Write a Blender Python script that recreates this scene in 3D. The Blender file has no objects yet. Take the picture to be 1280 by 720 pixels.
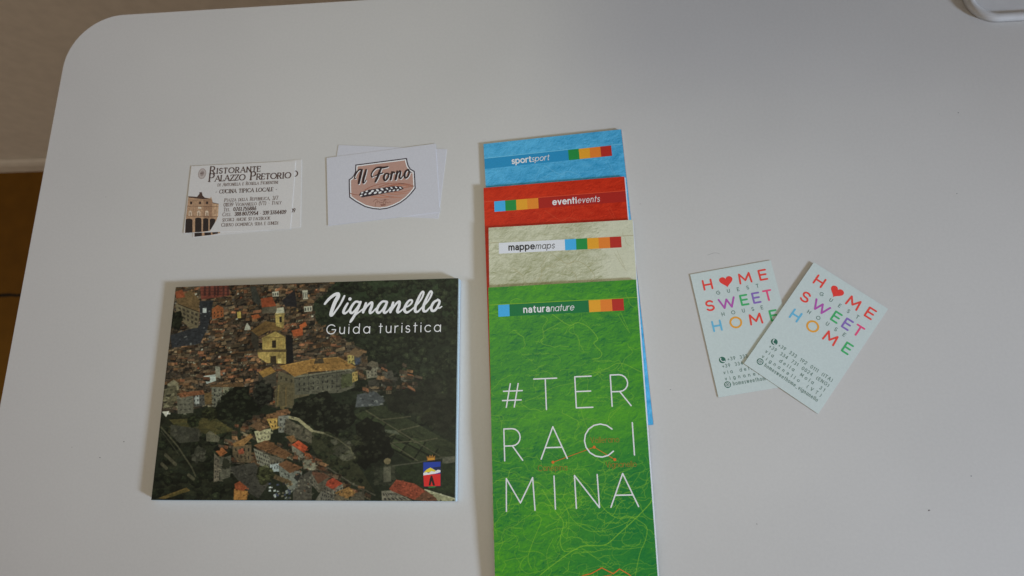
import bpy, bmesh, math, random
import numpy as np
from mathutils import Vector, Matrix
from mathutils.geometry import delaunay_2d_cdt

scene = bpy.context.scene
C = scene.collection
PI = math.pi

# ------------------------------------------------------------------ camera
cam_d = bpy.data.cameras.new('camera')
cam = bpy.data.objects.new('camera', cam_d)
C.objects.link(cam)
R2 = Vector((0.993714, 0.013938, -0.111077))
U2 = Vector((0.012374, 0.972464, 0.232723))
B2 = Vector((0.111263, -0.232635, 0.966179))
M = Matrix((R2, U2, B2)).transposed().to_4x4()
M.translation = (0, 0, 0.46592)
cam.matrix_world = M
cam_d.sensor_width = 36
cam_d.lens = 853 / 1280 * 36
cam_d.clip_start = 0.01
cam_d.clip_end = 60
cam_d.dof.use_dof = True
cam_d.dof.focus_distance = 0.475
cam_d.dof.aperture_fstop = 7.5
scene.camera = cam

# ------------------------------------------------------------------ world and lamps
world = bpy.data.worlds.new('World')
scene.world = world
world.use_nodes = True
bg = world.node_tree.nodes['Background']
bg.inputs['Color'].default_value = (1.0, 0.84, 0.665, 1)
bg.inputs['Strength'].default_value = 0.288


def area(name, loc, target, sx, sy, power, col, spread=180):
    d = bpy.data.lights.new(name, 'AREA')
    d.shape = 'RECTANGLE'
    d.size, d.size_y = sx, sy
    d.energy = power
    d.color = col
    d.spread = math.radians(spread)
    o = bpy.data.objects.new(name, d)
    C.objects.link(o)
    o.location = loc
    o.rotation_euler = (Vector(target) - Vector(loc)).to_track_quat('-Z', 'Y').to_euler()
    return o


area('window_light', (3.3, -1.5, 1.35), (0.12, -0.02, 0), 0.55, 0.5, 3.02, (0.626, 0.775, 1.0), 24)
area('ceiling_lamp', (-0.2, 0.22, 1.1), (-0.08, 0.15, 0), 0.5, 0.5, 0.165, (0.98, 1.0, 0.784), 44)

vs = scene.view_settings
vs.view_transform = 'Standard'
vs.look = 'None'
vs.exposure = 0.09
vs.gamma = 1.0
vs.use_curve_mapping = False

BLOCKER = (.18, .27, .23, .30)      # added light blocker: centre x, underside z, half width, depth
GAIN = 1 / 0.56          # printed ink: photographed value -> paper albedo


def lin(c, g=1.0):
    c = np.asarray(c, float) / 255.0
    return np.clip(np.where(c <= 0.04045, c / 12.92, ((c + 0.055) / 1.055) ** 2.4) * g, 0, 0.9)


def ink(c):
    return lin(c, GAIN)


# ------------------------------------------------------------------ materials
def new_mat(name):
    m = bpy.data.materials.new(name)
    m.use_nodes = True
    return m, m.node_tree.nodes, m.node_tree.links, m.node_tree.nodes['Principled BSDF']


def flat(name, col, rough=0.55, spec=0.4, var=0.05, scale=900.0, bump=0.0):
    """procedural material: base colour with a little noise in it"""
    m, n, l, b = new_mat(name)
    tc = n.new('ShaderNodeTexCoord')
    ns = n.new('ShaderNodeTexNoise')
    ns.inputs['Scale'].default_value = scale
    ns.inputs['Detail'].default_value = 3
    mr = n.new('ShaderNodeMapRange')
    mr.inputs['From Min'].default_value = 0.3
    mr.inputs['From Max'].default_value = 0.7
    mr.inputs['To Min'].default_value = 1 - var
    mr.inputs['To Max'].default_value = 1 + var
    mx = n.new('ShaderNodeMix')
    mx.data_type = 'RGBA'
    mx.blend_type = 'MULTIPLY'
    mx.inputs['Factor'].default_value = 1
    mx.inputs[6].default_value = (*col, 1)
    l.new(tc.outputs['Object'], ns.inputs['Vector'])
    l.new(ns.outputs['Fac'], mr.inputs['Value'])
    l.new(mr.outputs['Result'], mx.inputs[7])
    l.new(mx.outputs[2], b.inputs['Base Color'])
    b.inputs['Roughness'].default_value = rough
    b.inputs['Specular IOR Level'].default_value = spec
    if bump:
        bp = n.new('ShaderNodeBump')
        bp.inputs['Strength'].default_value = bump
        bp.inputs['Distance'].default_value = 0.0004
        l.new(ns.outputs['Fac'], bp.inputs['Height'])
        l.new(bp.outputs['Normal'], b.inputs['Normal'])
    return m


def print_mat(name, rough=0.42, spec=0.4, grain=0.10, gscale=1400.0):
    """printed paper: ink colours from the mesh plus fine print grain"""
    m, n, l, b = new_mat(name)
    at = n.new('ShaderNodeAttribute')
    at.attribute_name = 'ink'
    tc = n.new('ShaderNodeTexCoord')
    ns = n.new('ShaderNodeTexNoise')
    ns.inputs['Scale'].default_value = gscale
    ns.inputs['Detail'].default_value = 4
    mr = n.new('ShaderNodeMapRange')
    mr.inputs['From Min'].default_value = 0.3
    mr.inputs['From Max'].default_value = 0.7
    mr.inputs['To Min'].default_value = 1 - grain
    mr.inputs['To Max'].default_value = 1 + grain
    mx = n.new('ShaderNodeMix')
    mx.data_type = 'RGBA'
    mx.blend_type = 'MULTIPLY'
    mx.inputs['Factor'].default_value = 1
    l.new(tc.outputs['Object'], ns.inputs['Vector'])
    l.new(ns.outputs['Fac'], mr.inputs['Value'])
    l.new(at.outputs['Color'], mx.inputs[6])
    l.new(mr.outputs['Result'], mx.inputs[7])
    l.new(mx.outputs[2], b.inputs['Base Color'])
    b.inputs['Roughness'].default_value = rough
    b.inputs['Specular IOR Level'].default_value = spec
    return m


_ink = {}


def ink_mat(c, rough=0.5, var=0.06):
    c = tuple(c)
    if c not in _ink:
        _ink[c] = flat('printed_ink_%d' % len(_ink), ink(c), rough, 0.35, var, 1500)
    return _ink[c]


# ------------------------------------------------------------------ object helpers
def obj(name, me, mats, parent=None):
    o = bpy.data.objects.new(name, me)
    for m in (mats if isinstance(mats, (list, tuple)) else [mats]):
        me.materials.append(m)
    C.objects.link(o)
    if parent:
        o.parent = parent
    return o


def thing(name, label, cat, loc, rot=0.0, group=None):
    o = bpy.data.objects.new(name, None)
    o.empty_display_size = 0.02
    C.objects.link(o)
    o.location = loc
    o.rotation_euler = (0, 0, rot)
    o['label'] = label
    o['category'] = cat
    if group:
        o['group'] = group
    return o


def dup(root, loc, rot, label, tilt=(0, 0)):
    r = root.copy()
    C.objects.link(r)
    r.location = loc
    r.rotation_euler = (tilt[0], tilt[1], rot)
    r['label'] = label
    for ch in list(root.children):
        c = ch.copy()
        C.objects.link(c)
        c.parent = r
        for g in list(ch.children):
            d = g.copy()
            C.objects.link(d)
            d.parent = c
    return r


class Frame:
    """local sheet: millimetres from the lower left corner, z in mm through zf"""
    def __init__(s, w, h, zf=lambda x, y: 0 * x):
        s.w, s.h, s.zf = w, h, zf

    def p(s, x, y, z):
        return ((x - s.w / 2) / 1000, (y - s.h / 2) / 1000, (s.zf(x, y) + z) / 1000)


def grid(name, fr, xs, ys, img, z, mat, parent, skirt=0.0, edge=(0.7, 0.7, 0.68)):
    """sheet of quads carrying printed colours; skirt = paper thickness at the rim (mm)"""
    X, Y = np.meshgrid(xs, ys)
    ny, nx = X.shape
    V = np.stack([(X - fr.w / 2) / 1000, (Y - fr.h / 2) / 1000, (fr.zf(X, Y) + z) / 1000], -1).reshape(-1, 3)
    idx = np.arange(nx * ny).reshape(ny, nx)
    F = np.stack([idx[:-1, :-1], idx[:-1, 1:], idx[1:, 1:], idx[1:, :-1]], -1).reshape(-1, 4)
    col = np.ones((nx * ny, 4))
    col[:, :3] = img.reshape(-1, 3)
    if skirt:
        ring = np.concatenate([idx[0, :-1], idx[:-1, -1], idx[-1, :0:-1], idx[:0:-1, 0]])
        k = len(ring)
        a = V[ring].copy()
        b = a.copy()
        b[:, 2] -= skirt / 1000
        n0 = len(V)
        V = np.concatenate([V, a, b])
        ce = np.ones((2 * k, 4))
        ce[:, :3] = edge
        col = np.concatenate([col, ce])
        i = np.arange(k)
        j = (i + 1) % k
        F = np.concatenate([F, np.stack([n0 + i, n0 + k + i, n0 + k + j, n0 + j], -1)])
    me = bpy.data.meshes.new(name)
    me.vertices.add(len(V))
    me.vertices.foreach_set('co', V.ravel())
    me.loops.add(F.size)
    me.loops.foreach_set('vertex_index', F.ravel())
    me.polygons.add(len(F))
    me.polygons.foreach_set('loop_start', np.arange(0, F.size, 4))
    at = me.color_attributes.new('ink', 'FLOAT_COLOR', 'POINT')
    at.data.foreach_set('color', col.ravel())
    me.update()
    me.validate()
    return obj(name, me, mat, parent)


def round_rect(x0, y0, x1, y1, r, n=6):
    P = []
    rr = r if isinstance(r, (list, tuple)) else [r] * 4
    for (cx, cy, a0), q in zip(((x0, y0, 180), (x1, y0, 270), (x1, y1, 0), (x0, y1, 90)), rr):
        ox = cx + (q if cx == x0 else -q)
        oy = cy + (q if cy == y0 else -q)
        for k in range(n + 1):
            a = math.radians(a0 + 90 * k / n)
            P.append((ox + q * math.cos(a), oy + q * math.sin(a)))
    return P


def slab(name, fr, x0, y0, x1, y1, z0, z1, mat, parent, nx=10, ny=40):
    """thin block of paper that follows the sheet's bend"""
    xs = np.linspace(x0, x1, nx + 1)
    ys = np.linspace(y0, y1, ny + 1)
    V, F = [], []
    for z in (z0, z1):
        for y in ys:
            for x in xs:
                V.append(fr.p(x, y, z))
    n = (nx + 1) * (ny + 1)
    ix = lambda t, j, i: t * n + j * (nx + 1) + i
    for j in range(ny):
        for i in range(nx):
            F.append((ix(1, j, i), ix(1, j, i + 1), ix(1, j + 1, i + 1), ix(1, j + 1, i)))
            F.append((ix(0, j, i), ix(0, j + 1, i), ix(0, j + 1, i + 1), ix(0, j, i + 1)))
    for i in range(nx):
        F.append((ix(0, 0, i), ix(0, 0, i + 1), ix(1, 0, i + 1), ix(1, 0, i)))
        F.append((ix(0, ny, i + 1), ix(0, ny, i), ix(1, ny, i), ix(1, ny, i + 1)))
    for j in range(ny):
        F.append((ix(0, j + 1, 0), ix(0, j, 0), ix(1, j, 0), ix(1, j + 1, 0)))
        F.append((ix(0, j, nx), ix(0, j + 1, nx), ix(1, j + 1, nx), ix(1, j, nx)))
    me = bpy.data.meshes.new(name)
    me.from_pydata(V, [], F)
    me.update()
    return obj(name, me, mat, parent)


def prism(name, P, z0, z1, mats, parent, bevel=0.0, side_mat=0):
    """closed block from an outline in metres"""
    bm = bmesh.new()
    lo = [bm.verts.new((x, y, z0)) for x, y in P]
    hi = [bm.verts.new((x, y, z1)) for x, y in P]
    bm.faces.new(hi)
    bm.faces.new(lo[::-1])
    n = len(P)
    for i in range(n):
        f = bm.faces.new((lo[i], lo[(i + 1) % n], hi[(i + 1) % n], hi[i]))
        f.material_index = side_mat
    if bevel:
        es = [e for e in bm.edges if abs(e.verts[0].co.z - e.verts[1].co.z) < 1e-9 and e.verts[0].co.z > (z0 + z1) / 2]
        bmesh.ops.bevel(bm, geom=es, offset=bevel, segments=3, affect='EDGES', profile=0.6)
    me = bpy.data.meshes.new(name)
    bm.to_mesh(me)
    bm.free()
    return obj(name, me, mats, parent)


# ------------------------------------------------------------------ flat lettering: union of pen strokes
def union(polys):
    vs_, fs = [], []
    for p in polys:
        if sum(p[k - 1][0] * p[k][1] - p[k][0] * p[k - 1][1] for k in range(len(p))) < 0:
            p = p[::-1]
        b = len(vs_)
        vs_ += [Vector((float(x), float(y))) for x, y in p]
        fs.append(list(range(b, b + len(p))))
    r = delaunay_2d_cdt(vs_, [], fs, 0, 1e-5)
    V = np.array([(v.x, v.y) for v in r[0]])
    T = np.array([tuple(f) for f in r[2]])
    c = V[T].mean(1)
    keep = np.zeros(len(T), bool)
    for f in fs:                         # keep the triangles that lie in one of the pen shapes (even-odd test)
        P = np.array([vs_[i][:] for i in f])
        near = np.where(~keep & (c[:, 0] > P[:, 0].min()) & (c[:, 0] < P[:, 0].max()) & (c[:, 1] > P[:, 1].min()) & (c[:, 1] < P[:, 1].max()))[0]
        if not len(near):
            continue
        ins = np.zeros(len(near), bool)
        q = c[near]
        for a, b in zip(P, np.roll(P, 1, 0)):
            if a[1] != b[1]:
                ins ^= ((a[1] > q[:, 1]) != (b[1] > q[:, 1])) & (q[:, 0] < (b[0] - a[0]) * (q[:, 1] - a[1]) / (b[1] - a[1]) + a[0])
        keep[near[ins]] = True
    return [tuple(v) for v in V], [tuple(int(i) for i in t) for t in T[keep]]


def disc(c, r, n=10):
    if not isinstance(r, tuple):
        r = (r, r)
    return [(c[0] + r[0] * math.cos(2 * PI * k / n), c[1] + r[1] * math.sin(2 * PI * k / n)) for k in range(n)]


def smooth(P, n=5):
    """Catmull-Rom through points (x, y, width)"""
    P = [np.array(p, float) for p in P]
    Q = [2 * P[0] - P[1]] + P + [2 * P[-1] - P[-2]]
    out = []
    for i in range(1, len(Q) - 2):
        a, b, c, d = Q[i - 1:i + 3]
        for k in range(n):
            t = k / n
            out.append(0.5 * (2 * b + (c - a) * t + (2 * a - 5 * b + 4 * c - d) * t * t + (3 * b - a - 3 * c + d) * t ** 3))
    out.append(P[-1])
    return [tuple(o) for o in out]


def stroke(P, w=None, cap=True, n=10, w_split=True):
    """polys for one stroke; P = [(x, y)] with one width or [(x, y, width)]"""
    P = [p if len(p) > 2 else (p[0], p[1], w) for p in P]
    corner, Q = [], [P[0]]
    for a, b in zip(P[:-1], P[1:]):       # long strokes get extra points so that they follow a bent sheet
        k = max(1, int(math.hypot(b[0] - a[0], b[1] - a[1]) / 3.5)) if w_split else 1
        Q += [tuple(a[i] + (b[i] - a[i]) * j / k for i in range(3)) for j in range(1, k + 1)]
        corner += [False] * (k - 1) + [True]
    corner = [True] + corner
    P = Q
    polys = []
    for a, b in zip(P[:-1], P[1:]):
        dx, dy = b[0] - a[0], b[1] - a[1]
        L = math.hypot(dx, dy)
        if L < 1e-6:
            continue
        nx, ny = -dy / L / 2, dx / L / 2
        polys.append([(a[0] - nx * a[2], a[1] - ny * a[2]), (b[0] - nx * b[2], b[1] - ny * b[2]),
                      (b[0] + nx * b[2], b[1] + ny * b[2]), (a[0] + nx * a[2], a[1] + ny * a[2])])
    for k, p in enumerate(P):
        if corner[k] and (cap or 0 < k < len(P) - 1):
            polys.append(disc(p, p[2] / 2, n))
    return polys


def A(cx, cy, rx, ry, a0, a1, n=None):
    n = n or max(4, int(abs(a1 - a0) / 22))
    return [(cx + rx * math.cos(math.radians(a0 + (a1 - a0) * k / n)), cy + ry * math.sin(math.radians(a0 + (a1 - a0) * k / n))) for k in range(n + 1)]


X = 0.70    # height of small letters
GL = {
    'A': (.84, [[(0, 0), (.42, 1), (.84, 0)], [(.15, .35), (.69, .35)]]),
    'B': (.56, [[(0, 0), (0, 1)] + [(.28, 1)] + A(.28, .76, .24, .24, 90, -90) + [(0, .52)], [(.26, .52)] + A(.28, .26, .28, .26, 90, -90) + [(0, 0)]]),
    'C': (.86, [A(.5, .5, .5, .5, 42, 318)]),
    'D': (.74, [[(0, 0), (0, 1), (.25, 1)] + A(.25, .5, .49, .5, 90, -90) + [(0, 0)]]),
    'E': (.52, [[(.52, 1), (0, 1), (0, 0), (.52, 0)], [(0, .52), (.48, .52)]]),
    'F': (.5, [[(.5, 1), (0, 1), (0, 0)], [(0, .52), (.45, .52)]]),
    'G': (.96, [A(.5, .5, .5, .5, 42, 350) + [(.98, .46), (.58, .46)]]),
    'H': (.66, [[(0, 0), (0, 1)], [(.66, 0), (.66, 1)], [(0, .5), (.66, .5)]]),
    'I': (.0, [[(0, 0), (0, 1)]]),
    'K': (.6, [[(0, 0), (0, 1)], [(.58, 1), (0, .45)], [(.2, .62), (.62, 0)]]),
    'L': (.46, [[(0, 1), (0, 0), (.46, 0)]]),
    'M': (.90, [[(0, 0), (.06, 1), (.45, .26), (.84, 1), (.90, 0)]]),
    'N': (.70, [[(0, 0), (0, 1), (.70, 0), (.70, 1)]]),
    'O': (1.0, [A(.5, .5, .5, .5, 0, 360, 22)]),
    'P': (.54, [[(0, 0), (0, 1), (.27, 1)] + A(.27, .73, .27, .27, 90, -90) + [(0, .46)]]),
    'R': (.60, [[(0, 0), (0, 1), (.27, 1)] + A(.27, .73, .27, .27, 90, -90) + [(0, .46)], [(.27, .46), (.60, 0)]]),
    'S': (.54, [A(.27, .74, .25, .26, 25, 265) + A(.27, .25, .27, .25, 85, -155)]),
    'T': (.66, [[(0, 1), (.66, 1)], [(.33, 1), (.33, 0)]]),
    'U': (.62, [[(0, 1), (0, .31)] + A(.31, .31, .31, .31, 180, 360) + [(.62, 1)]]),
    'V': (.78, [[(0, 1), (.39, 0), (.78, 1)]]),
    'W': (1.14, [[(0, 1), (.3, 0), (.57, .9), (.84, 0), (1.14, 1)]]),
    'Y': (.7, [[(0, 1), (.35, .48), (.7, 1)], [(.35, .48), (.35, 0)]]),
    'Z': (.6, [[(0, 1), (.6, 1), (0, 0), (.6, 0)]]),
    'a': (.66, [A(.33, .35, .33, .35, 0, 360, 18), [(.66, X), (.66, 0)]]),
    'c': (.58, [A(.35, .35, .35, .35, 45, 315)]),
    'd': (.66, [A(.33, .35, .33, .35, 0, 360, 18), [(.66, 1.04), (.66, 0)]]),
    'e': (.66, [[(0, .36), (.66, .36)] + A(.33, .35, .33, .35, 2, 318)]),
    'g': (.66, [A(.33, .35, .33, .35, 0, 360, 18), [(.66, X), (.66, 0)] + A(.34, .0, .32, .28, 0, -150)]),
    'h': (.52, [[(0, 1.04), (0, 0)], [(0, .4)] + A(.26, .44, .26, .26, 180, 0) + [(.52, 0)]]),
    'i': (.0, [[(0, 0), (0, X)], [(0, .95), (0, .96)]]),
    'l': (.0, [[(0, 0), (0, 1.04)]]),
    'm': (.92, [[(0, X), (0, 0)], [(0, .45)] + A(.23, .47, .23, .23, 180, 0) + [(.46, 0)], [(.46, .45)] + A(.69, .47, .23, .23, 180, 0) + [(.92, 0)]]),
    'n': (.52, [[(0, X), (0, 0)], [(0, .4)] + A(.26, .44, .26, .26, 180, 0) + [(.52, 0)]]),
    'o': (.70, [A(.35, .35, .35, .35, 0, 360, 18)]),
    'p': (.66, [A(.33, .35, .33, .35, 0, 360, 18), [(0, X), (0, -.3)]]),
    'r': (.32, [[(0, X), (0, 0)], [(0, .38)] + A(.28, .4, .28, .3, 180, 80)]),
    's': (.42, [A(.21, .52, .19, .18, 25, 265) + A(.21, .17, .21, .18, 85, -155)]),
    't': (.34, [[(.15, .98), (.15, 0)], [(0, X), (.34, X)]]),
    'u': (.52, [[(0, X), (0, .27)] + A(.26, .27, .26, .27, 180, 360) + [(.52, X)], [(.52, .3), (.52, 0)]]),
    'v': (.54, [[(0, X), (.27, 0), (.54, X)]]),
    'w': (.86, [[(0, X), (.22, 0), (.43, X), (.64, 0), (.86, X)]]),
    '_': (.6, [[(0, -.12), (.6, -.12)]]),
    '0': (.62, [A(.31, .5, .31, .5, 0, 360, 18)]),
    '1': (.2, [[(0, .82), (.2, 1), (.2, 0)]]),
    '2': (.56, [A(.28, .72, .28, .28, 170, -35) + [(0, 0), (.56, 0)]]),
    '3': (.52, [A(.25, .75, .24, .25, 150, -90) + A(.25, .26, .27, .26, 88, -150)]),
    '4': (.64, [[(.48, 0), (.48, 1), (0, .25), (.64, .25)]]),
    '5': (.54, [[(.5, 1), (.1, 1), (.04, .55)] + A(.25, .33, .29, .33, 125, -150)]),
    '6': (.58, [[(.4, 1), (.06, .45)] + A(.29, .3, .29, .3, 150, 510)]),
    '7': (.54, [[(0, 1), (.54, 1), (.16, 0)]]),
    '8': (.56, [A(.28, .75, .23, .25, 0, 360, 14), A(.28, .26, .28, .26, 0, 360, 14)]),
    '9': (.58, [[(.18, 0), (.52, .55)] + A(.29, .7, .29, .3, -30, 330)]),
    '+': (.5, [[(0, .4), (.5, .4)], [(.25, .15), (.25, .65)]]),
    '-': (.34, [[(0, .4), (.34, .4)]]),
    '.': (.04, [[(0.02, .02), (.03, .02)]]),
    ',': (.08, [[(.06, .04), (.0, -.16)]]),
    '/': (.42, [[(0, -.05), (.42, 1.02)]]),
    '(': (.2, [A(.5, .42, .5, .66, 130, 230)]),
    ')': (.2, [A(-.3, .42, .5, .66, 50, -50)]),
    "'": (.0, [[(0, .8), (0, 1)]]),
    '#': (.8, [[(.17, 0), (.37, 1)], [(.5, 0), (.7, 1)], [(.05, .68), (.88, .68)], [(0, .3), (.82, .3)]]),
}
ALT = {'a': (.5, [A(.26, .48, .23, .22, 150, 0) + [(.49, 0)], [(.49, .4), (.26, .41)] + A(.22, .2, .21, .2, 90, 300) + [(.49, .2)]]),
       'e': GL['e'], 't': (.36, [[(.14, .92), (.14, .15)] + A(.27, .14, .13, .14, 180, 290), [(0, X), (.34, X)]])}


def glyph(ch, size, w, shear=0.0, serif=False, alt=False, wide=1.0, thin=0.52):
    adv, st = (ALT.get(ch) if alt and ch in ALT else None) or GL[ch]
    out = []
    for s in st:
        pts = [((x * wide + shear * y) * size, y * size) for x, y in s]
        if not serif:
            out += stroke(pts, w)
            continue
        for a, b in zip(pts[:-1], pts[1:]):
            L = math.hypot(b[0] - a[0], b[1] - a[1])
            if L < 1e-9:
                continue
            k = abs(b[1] - a[1]) / L
            up = (b[0] - a[0]) * (b[1] - a[1]) > 0 and ch in 'AVWMNU'
            ww = w * (thin + (1 - thin) * k) * (0.55 if up else 1)
            out += stroke([a, b], ww, n=8)
        for e, q in ((pts[0], pts[1]), (pts[-1], pts[-2])):
            dx, dy = abs(e[0] - q[0]), abs(e[1] - q[1])
            if dy > dx * 1.2 and ch not in '().,-' and (e[1] < .05 * size or e[1] > .93 * size):
                out += stroke([(e[0] - .14 * size, e[1]), (e[0] + .14 * size, e[1])], w * .45, n=6)
            elif dx > dy and ch in 'ELTFZ' and (e[1] < .05 * size or e[1] > .93 * size):
                s_ = 1 if e[1] < .5 * size else -1
                out += stroke([e, (e[0], e[1] + s_ * .2 * size)], w * .5, n=6)
    if serif:           # side bearings so that serifs keep clear of each other
        sb = (.17 if ch == 'I' else .09 if ch in 'HMNRKP' else .05) * size
        return adv * size * wide + 2 * sb, union([[(x + sb, y) for x, y in P] for P in out])
    return adv * size * wide, union(out)


_gc = {}


class Ink:
    """collects flat printed shapes of one part; several inks = several material slots"""
    def __init__(s):
        s.V, s.F, s.m, s.mats = [], [], [], []

    def slot(s, c):
        mt = ink_mat(c) if isinstance(c, tuple) else c
        if mt not in s.mats:
            s.mats.append(mt)
        return s.mats.index(mt)

    def add(s, vf, c, f=lambda x, y: (x, y), z=0.0):
        k = s.slot(c)
        b = len(s.V)
        s.V += [(*f(x, y), z) for x, y in vf[0]]
        s.F += [tuple(b + i for i in t) for t in vf[1]]
        s.m += [k] * len(vf[1])

    def poly(s, P, c, z=0.0):
        s.add(union([P]), c, z=z)

    def strokes(s, polys, c, f=lambda x, y: (x, y), z=0.0):
        s.add(union(polys), c, f, z)

    def text(s, t, x, y, size, w, c, gap=0.2, space=0.45, width=None, small=None, rot=0.0, z=0.0, **kw):
        """one line; width squeezes the gaps so that the line ends there; small = small-capitals ratio"""
        run = []
        for ch in t:
            if ch == ' ':
                run.append(None)
                continue
            sz, cc = size, ch
            if small and ch.islower():
                sz, cc = size * small, ch.upper()
            key = (cc, sz, w, tuple(sorted(kw.items())))
            if key not in _gc:
                _gc[key] = glyph(cc, sz, w * (1 if sz == size else .82), **kw)
            run.append(_gc[key])
        if width is not None:
            fix = sum(g[0] for g in run if g) + sum(space * size for g in run if g is None)
            gap = (width - fix) / max(1, len(run) - 1) / size
        cx, cr, sr = 0.0, math.cos(rot), math.sin(rot)
        for g in run:
            if g is None:
                cx += space * size + gap * size
                continue
            s.add(g[1], c, lambda u, v, cx=cx: (x + (cx + u) * cr - v * sr, y + (cx + u) * sr + v * cr), z)
            cx += g[0] + gap * size
        return x + cx

    def build(s, name, fr, z, parent):
        me = bpy.data.meshes.new(name)
        V = [fr.p(x, y, z + dz) for x, y, dz in s.V]
        F = []
        for t in s.F:      # face up
            a, b, c = (s.V[i] for i in t[:3])
            cr = (b[0] - a[0]) * (c[1] - a[1]) - (b[1] - a[1]) * (c[0] - a[0])
            F.append(t if cr > 0 else t[::-1])
        me.from_pydata(V, [], F)
        o = obj(name, me, s.mats, parent)
        me.polygons.foreach_set('material_index', s.m)
        me.update()
        return o


# ------------------------------------------------------------------ printed pictures drawn in colour arrays
class Pic:
    def __init__(s, w, h, k, base):
        s.w, s.h, s.k = w, h, k           # mm, samples per mm
        s.nx, s.ny = int(round(w * k)) + 1, int(round(h * k)) + 1
        s.xs, s.ys = np.linspace(0, w, s.nx), np.linspace(0, h, s.ny)
        s.a = np.empty((s.ny, s.nx, 3))
        s.a[:] = base

    def _box(s, P, pad=0.0):
        P = np.asarray(P, float)
        x0 = max(0, int((P[:, 0].min() - pad) * s.k) - 1)
        x1 = min(s.nx, int((P[:, 0].max() + pad) * s.k) + 3)
        y0 = max(0, int((P[:, 1].min() - pad) * s.k) - 1)
        y1 = min(s.ny, int((P[:, 1].max() + pad) * s.k) + 3)
        return (x0, x1, y0, y1) if x1 > x0 and y1 > y0 else None

    def poly(s, P, c, al=1.0):
        b = s._box(P)
        if not b:
            return
        x0, x1, y0, y1 = b
        gx, gy = np.meshgrid(s.xs[x0:x1], s.ys[y0:y1])
        cov = np.zeros(gx.shape)
        h = .25 / s.k
        for dx in (-h, h):
            for dy in (-h, h):
                ins = np.zeros(gx.shape, bool)
                for i in range(len(P)):
                    (ax, ay), (bx, by) = P[i], P[i - 1]
                    if ay == by:
                        continue
                    c1 = (ay > gy + dy) != (by > gy + dy)
                    ins ^= c1 & (gx + dx < (bx - ax) * (gy + dy - ay) / (by - ay) + ax)
                cov += ins
        cov = (cov / 4 * al)[..., None]
        s.a[y0:y1, x0:x1] = s.a[y0:y1, x0:x1] * (1 - cov) + np.asarray(c, float) * cov

    def line(s, P, w, c, al=1.0):
        for a, b in zip(P[:-1], P[1:]):
            bx = s._box([a, b], w)
            if not bx:
                continue
            x0, x1, y0, y1 = bx
            gx, gy = np.meshgrid(s.xs[x0:x1], s.ys[y0:y1])
            d = np.array(b, float) - a
            t = np.clip(((gx - a[0]) * d[0] + (gy - a[1]) * d[1]) / max(1e-9, d @ d), 0, 1)
            r = np.hypot(gx - a[0] - t * d[0], gy - a[1] - t * d[1])
            cov = (np.clip((w / 2 - r) * s.k + .5, 0, 1) * al)[..., None]
            s.a[y0:y1, x0:x1] = s.a[y0:y1, x0:x1] * (1 - cov) + np.asarray(c, float) * cov

    def blob(s, cx, cy, rx, ry, c, rng, al=1.0, rough=.25, n=22):
        ph = rng.random(4) * 6.28
        P = []
        for k in range(n):
            t = 2 * PI * k / n
            q = 1 + rough * (.5 * math.sin(3 * t + ph[0]) + .3 * math.sin(5 * t + ph[1]) + .3 * math.sin(9 * t + ph[2])) + rough * .5 * (rng.random() - .5)
            P.append((cx + rx * q * math.cos(t), cy + ry * q * math.sin(t)))
        s.poly(P, c, al)


def vnoise(x, y, seed):
    r = np.random.default_rng(seed)
    T = r.random((256, 256))
    xi, yi = np.floor(x).astype(int), np.floor(y).astype(int)
    fx, fy = x - xi, y - yi
    fx, fy = fx * fx * (3 - 2 * fx), fy * fy * (3 - 2 * fy)
    g = lambda i, j: T[(yi + j) % 256, (xi + i) % 256]
    return (g(0, 0) * (1 - fx) + g(1, 0) * fx) * (1 - fy) + (g(0, 1) * (1 - fx) + g(1, 1) * fx) * fy


def fbm(x, y, seed, octv=5, gain=.5):
    s, a, t = 0, 1.0, 0
    for o in range(octv):
        s = s + a * vnoise(x * 2 ** o + 17.3 * o, y * 2 ** o + 5.1 * o, seed + o)
        t += a
        a *= gain
    return s / t


# ================================================================== SETTING: floor and wall
FZ = -0.70
m, n, l, b = new_mat('brown_floor_tiles')
tc = n.new('ShaderNodeTexCoord')
mp = n.new('ShaderNodeMapping')
mp.inputs['Location'].default_value = (0.03, -0.286 + 0.004, 0)
br = n.new('ShaderNodeTexBrick')
br.offset = 0.0
br.inputs['Scale'].default_value = 1.0
br.inputs['Brick Width'].default_value = 0.33
br.inputs['Row Height'].default_value = 0.33
br.inputs['Mortar Size'].default_value = 0.004
br.inputs['Mortar Smooth'].default_value = 0.4
br.inputs['Color1'].default_value = (0.205, 0.092, 0.008, 1)
br.inputs['Color2'].default_value = (0.185, 0.082, 0.007, 1)
br.inputs['Mortar'].default_value = (0.016, 0.012, 0.007, 1)
ns = n.new('ShaderNodeTexNoise')
ns.inputs['Scale'].default_value = 30
ns.inputs['Detail'].default_value = 5
wp = n.new('ShaderNodeTexNoise')
wp.inputs['Scale'].default_value = 55
sc_ = n.new('ShaderNodeVectorMath')
sc_.operation = 'SCALE'
sc_.inputs['Scale'].default_value = 0.006
ad = n.new('ShaderNodeVectorMath')
mr = n.new('ShaderNodeMapRange')
mr.inputs['To Min'].default_value = 0.75
mr.inputs['To Max'].default_value = 1.25
mx = n.new('ShaderNodeMix')
mx.data_type = 'RGBA'
mx.blend_type = 'MULTIPLY'
mx.inputs['Factor'].default_value = 1
l.new(tc.outputs['Object'], mp.inputs['Vector'])
l.new(tc.outputs['Object'], wp.inputs['Vector'])
l.new(wp.outputs['Color'], sc_.inputs[0])
l.new(mp.outputs['Vector'], ad.inputs[0])
l.new(sc_.outputs['Vector'], ad.inputs[1])
l.new(ad.outputs['Vector'], br.inputs['Vector'])
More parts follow.
